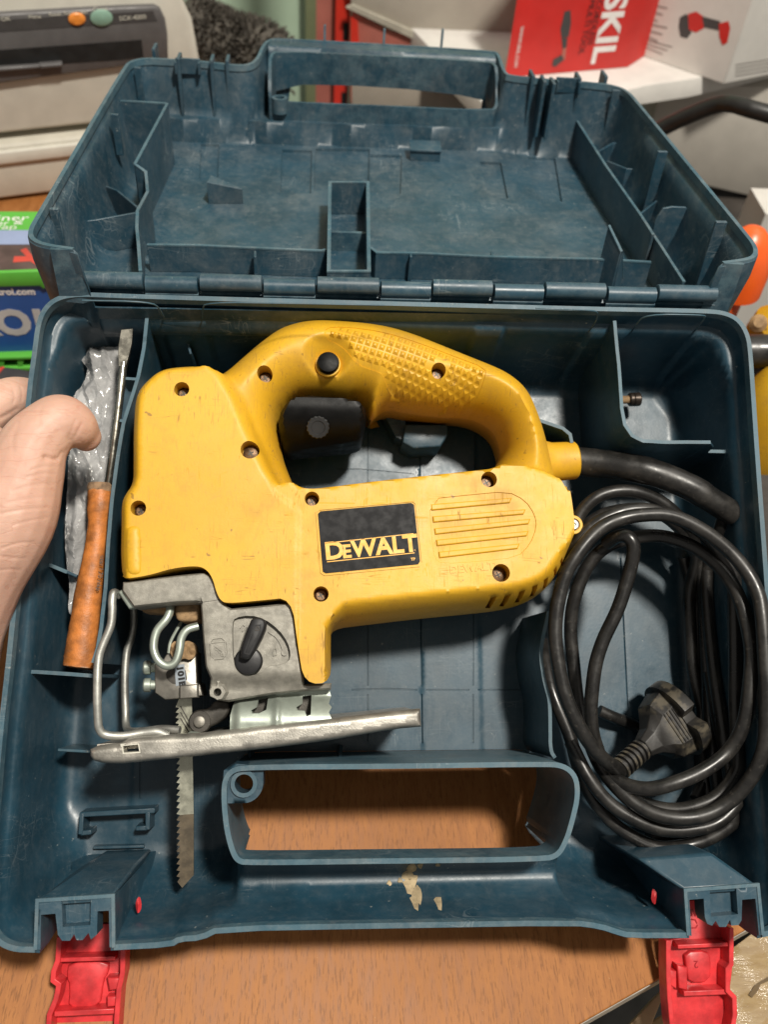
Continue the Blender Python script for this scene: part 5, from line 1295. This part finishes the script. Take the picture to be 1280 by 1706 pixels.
def topband(y0, y1, m, x0=-25.8, x1=None, d=.015): part('printed_band', box(((x0+(x1 or xr+1.0))/2, (y0+y1)/2, zz1+d), ((x1 or xr+1.0)-x0, abs(y1-y0), .012)), m, bx_)
topband(yb[1], yb[0]-.1, MAT['prgreen']); topband(yb[2], yb[1]-.02, MAT['prlight']); topband(yb[3], yb[2]-.02, MAT['prdark']); topband(.05, yb[3]-.02, MAT['prlight'])
tp_ = lambda px, py: (FB.inverted() @ Vector(onw(px, py, zt, M_ID)))
a, b = tp_(22,428), tp_(50,440); part('printed_picture', prism([(v.x, v.y) for v in (tp_(34,418),(tp_(44,414)),tp_(58,432),tp_(66,446),tp_(50,436),tp_(22,438),tp_(24,428),tp_(44,428))], zz1+.02, zz1+.035), MAT['prred'], bx_)
def toptext(s, size, px, py, m): 
    v = tp_(px, py); text(s, size, FB @ Matrix.Translation((v.x, v.y, zz1+.035)), m, bx_, .005, 'lettering', 'RIGHT', 1.25)
toptext('Liner', 1.05, 47, 369, MAT['boxprint']); toptext('laser', .7, 14, 376, MAT['boxprint']); toptext('ксессуар', .7, 28, 383, MAT['boxprint']); toptext('&', .8, 38, 375, MAT['boxprint'])
part('green_stripe', fprism([(-200,462),(72,452),(84,478),(72,482),(66,477),(-200,483)], FB, -.2, .05, .05), MAT['prgreen'], bx_)
ftext('dtrol.com', .66, 60, 491, FB, -.03, MAT['boxprint'], bx_, align='RIGHT', sx=1.0, bold=.02)
ftext('RO', 2.7, 57, 556, FB, -.03, MAT['silver'], bx_, align='RIGHT', sx=1.0, bold=.12)
ftext('L', 2.7, 62, 556, FB, -.028, MAT['silver'], bx_, sx=1.0, bold=.12)
for px in (-60, -30, 3, 35): part('clip', join(fprism([(px-6,598),(px+4,597),(px+3,616),(px-5,617)], FB, -.5, .1)), MAT['prgreen'], bx_)
part('clip_bar', fprism([(-200,602),(60,594),(60,599),(-200,607)], FB, -.6, .1, .05), MAT['prgreen'], bx_)
part('clip_bar', fprism([(-200,620),(60,612),(60,618),(-200,626)], FB, -.6, .1, .05), MAT['prgreen'], bx_)
# red and dark grey tool end next to it
v = onw(18, 640, TZ+1.0, M_ID)
rt = thing('hand_tool', 'dark grey and red tool lying by the green clips at left', 'tool', M_ID, (v[0], v[1], TZ))
part('body', prism(smooth([(v[0]-3.5, v[1]-2), (v[0]+1.8, v[1]-2), (v[0]+2.2, v[1]+.6), (v[0]-.5, v[1]+1.3), (v[0]-3.5, v[1]+1)], 2, True), TZ+.02, TZ+1.6, 0, .3), MAT['pgrey2'], rt)
part('red_stripe', tube([(v[0]-1.3, v[1]-1.6, TZ+1.55), (v[0]-.9, v[1]+.2, TZ+1.62), (v[0]-.6, v[1]+1.0, TZ+1.45)], .18, 8), MAT['prred'], rt)
part('red_stripe', tube([(v[0]+.7, v[1]-.6, TZ+1.55), (v[0]+1.9, v[1]-.3, TZ+1.5)], .22, 8), MAT['prred'], rt)
# right hand side: low bench with things on it
BZ = -14
part('side_bench', box((48, 28, BZ-1.5), (56, 100, 3)), plain('dark_bench', (.05, .042, .036), .7, 0, .3, 30, .2), None, kind='structure')
FC = frame_up(onv(1180, 260, 63), (1, .05))
gc_ = thing('grey_cabinet', 'pale grey cabinet with black base under the shelf at right', 'cabinet', FC, (4, 6, BZ-FC.translation.z))
zc = [zs_-3.9-FC.translation.z, 0, 0]; xl = ff(1070, 260, FC)[0]
part('body', lprism([(xl, ff(1100,292,FC)[1]), (ff(1180,311,FC)[0], ff(1180,311,FC)[1]), (ff(1300,338,FC)[0], ff(1300,338,FC)[1]), (30, ff(1300,338,FC)[1]), (30, zc[0]+2), (xl, zc[0]+2)], 0, 20, .1), plain('cabinet_paint', (.47, .44, .39), .5, 0, .05, 40), gc_)
part('base', lprism([(xl, BZ-FC.translation.z), (30, BZ-FC.translation.z), (30, ff(1300,339,FC)[1]), (ff(1180,313,FC)[0], ff(1180,313,FC)[1]), (xl, ff(1100,293,FC)[1])], .6, 19), MAT['slot'], gc_)
part('vacuum_hose', tube(spline([onv(x, y, d) for x, y, d in ((1060,240,43),(1100,216,43),(1150,192,42),(1196,175,41),(1222,174,40),(1250,182,39),(1300,196,38),(1360,215,37))], 8), .62, 14), plain('black_hose', (.014,.013,.012), .4, 0, .2, 80, .1), None, label='black bent hose in front of the pale grey cabinet', cat='hose')
pw = onv(1276, 372, 40)
part('small_white_box', hexa([(pw[0]-.3,40,BZ),(pw[0]+6,40,BZ),(pw[0]+6,44,BZ),(pw[0]-.3,44,BZ)], [(pw[0]-.3,40,pw[2]+.8),(pw[0]+6,40,pw[2]+.8),(pw[0]+6,44,pw[2]+.8),(pw[0]-.3,44,pw[2]+.8)]), MAT['boxwhite'], None, label='small white box beyond the orange cap at the right edge', cat='box')
# orange cap
oc = onv(1236, 440, 24); k = (24+24.4)/1500*1.35
r = 54*k*.80
ob = thing('orange_cap', 'bright orange rounded plastic cap standing behind the case at right', 'cap', M_ID, (oc[0], 24, BZ))
MAT['orangepl'] = plain('orange_plastic', (.80, .115, .018), .35, 0, .05, 40)
ztp = onv(1240, 366, 24)[2]; zst = onv(1240, 470, 24)[2]; zlo = onv(1240, 500, 24)[2]-1.0
part('dome', lathe((oc[0], 24, zst-.5), (0,0,1), [(0,r),((ztp-zst)*.35,r*.98),((ztp-zst)*.6,r*.88),((ztp-zst)*.82,r*.66),((ztp-zst)*.96,r*.34),((ztp-zst)*1.0,.05)], 36), MAT['orangepl'], ob)
part('skirt', lathe((oc[0]-.9, 24, zlo), (0,0,1), [(0,r*.93),(.1,r*.95),(zst-zlo-.4,r*.95),(zst-zlo-.3,r*.9)], 36), MAT['orangepl'], ob)
part('stand', lathe((oc[0]-.9, 24, BZ), (0,0,1), [(0,1.6),(zlo-BZ,1.2)], 20), MAT['pgrey2'], ob)
# yellow tool on the bench, right of the case
yt = thing('power_tool', 'yellow and black power tool standing right of the case', 'power tool', M_ID, (31, 14, BZ))
c = Vector(onv(1290, 680, 14)); cy = (14+24.4)*1.3/1500
part('body', lathe(c-Vector((0,0,4.2)), (.12,.05,1), [(0,1.5),(.5,2.1),(2.2,2.4),(4.5,2.35),(6.2,1.9),(6.8,1.2),(7.0,.1)], 24), MAT['yellow'], yt)
c2 = Vector(onv(1300, 588, 16)); 
part('black_tube', tube([c2+Vector((-3.4,.5,-.4)), c2+Vector((3,-.5,.6))], 1.0, 16), MAT['rubber'], yt)
part('foot', lathe((c.x-.6, c.y-.2, BZ), (0,0,1), [(0,2.6),(1.2,2.4),(c.z-4-BZ,1.4)], 20), MAT['rubber'], yt)
c3 = Vector(onv(1284, 540, 20))
yk = thing('power_tool', 'second yellow tool with dark knobs beneath the orange cap', 'power tool', M_ID, (c3.x, 20, BZ))
part('body', lathe(c3-Vector((0,0,1.5)), (.3,-.2,1), [(0,.8),(.4,1.5),(1.6,1.7),(2.6,1.2),(2.9,.1)], 20), MAT['yellow'], yk)
part('knob', lathe(c3+Vector((-1.2,-.6,.4)), (-.3,-.6,.6), [(0,.5),(.5,.55),(.8,.3)], 14), MAT['brass'], yk)
part('stem', lathe((c3.x, c3.y, BZ), (0,0,1), [(0,1.6),(c3.z-1.2-BZ,.9)], 14), MAT['slot'], yk)
# taped carton in front of the table, lower right
CZ = TZ-4.5
def kraft():
    n = N('kraft_carton'); f = n.noise(14, 5, .6); g = n.noise(120, 4, .6, n.map((1,7,1), (0,0,.6)))
    c = n.mix(n.ramp(f, .3, .7), (.28,.185,.085), (.35,.245,.125)); c = n.mix(n.ramp(g, .5, .75, 0, .35), c, (.30,.2,.1))
    n.set(Base_Color=c, Roughness=.7); n.bump(g, .2, .0006); return n.m
MAT['kraft'] = kraft()
def tape():
    n = N('packing_tape'); f = n.noise(60, 5, .7, n.map((1,5,1), (0,0,.5)))
    n.set(Base_Color=n.mix(n.ramp(f, .3, .7), (.25,.165,.07), (.33,.235,.115)), Roughness=.14); n.b.inputs['Coat Weight'].default_value = .6; n.bump(f, .5, .0012); return n.m
MAT['tape'] = tape()
cz = lambda x, y, z=CZ: onw(x, y, z, M_ID)[:2]
kb = thing('cardboard_box', 'brown cardboard box sealed with shiny tape below the table at lower right', 'cardboard box', M_ID, (18, -16, CZ-10))
u = Vector((dx, dy)); v_ = Vector((-dy, dx)); A0 = Vector(cz(1075,1706))-u*12
P = [A0, A0+u*40, A0+u*40-v_*24, A0-v_*24]
part('carton', prism([tuple(p) for p in P], CZ-22, CZ, 0, .1), MAT['kraft'], kb)
t0 = Vector(cz(1160,1690)); 
def sheet(cps, z, sp_=.5):
    return relief([cz(*p) for p in cps], lambda X, Y: z+.03*np.sin(X*3.1+Y*1.7)+.03*np.sin(Y*4.3-X), sp_, skirt=CZ-.02)
part('tape_strip', sheet([(1060,1790),(1180,1610),(1300,1520),(1330,1560),(1330,1640),(1190,1790)], CZ+.06), MAT['tape'], kb)
for pts in ([(1246,1658),(1256,1642),(1268,1634),(1282,1626),(1290,1629),(1276,1636),(1266,1640),(1262,1650),(1252,1662)],):
    part('tear', prism([cz(*p) for p in pts], CZ+.02, CZ+.14), plain('torn_card', (.12,.08,.04), .9), kb)
pl_ = thing('wood_offcut', 'pale wooden offcut with grey edge beside the table corner', 'offcut', M_ID, (9, -19, CZ-1))
a = [Vector(cz(x, y, CZ+1.2)) for x, y in ((1096,1655),(1112,1640),(1060,1770),(990,1770))]
part('plank', prism([tuple(p) for p in a], CZ+.1, CZ+1.3, 0, .05), plain('pale_pine', (.42,.30,.17), .6, 0, .15, 50, .1), pl_)
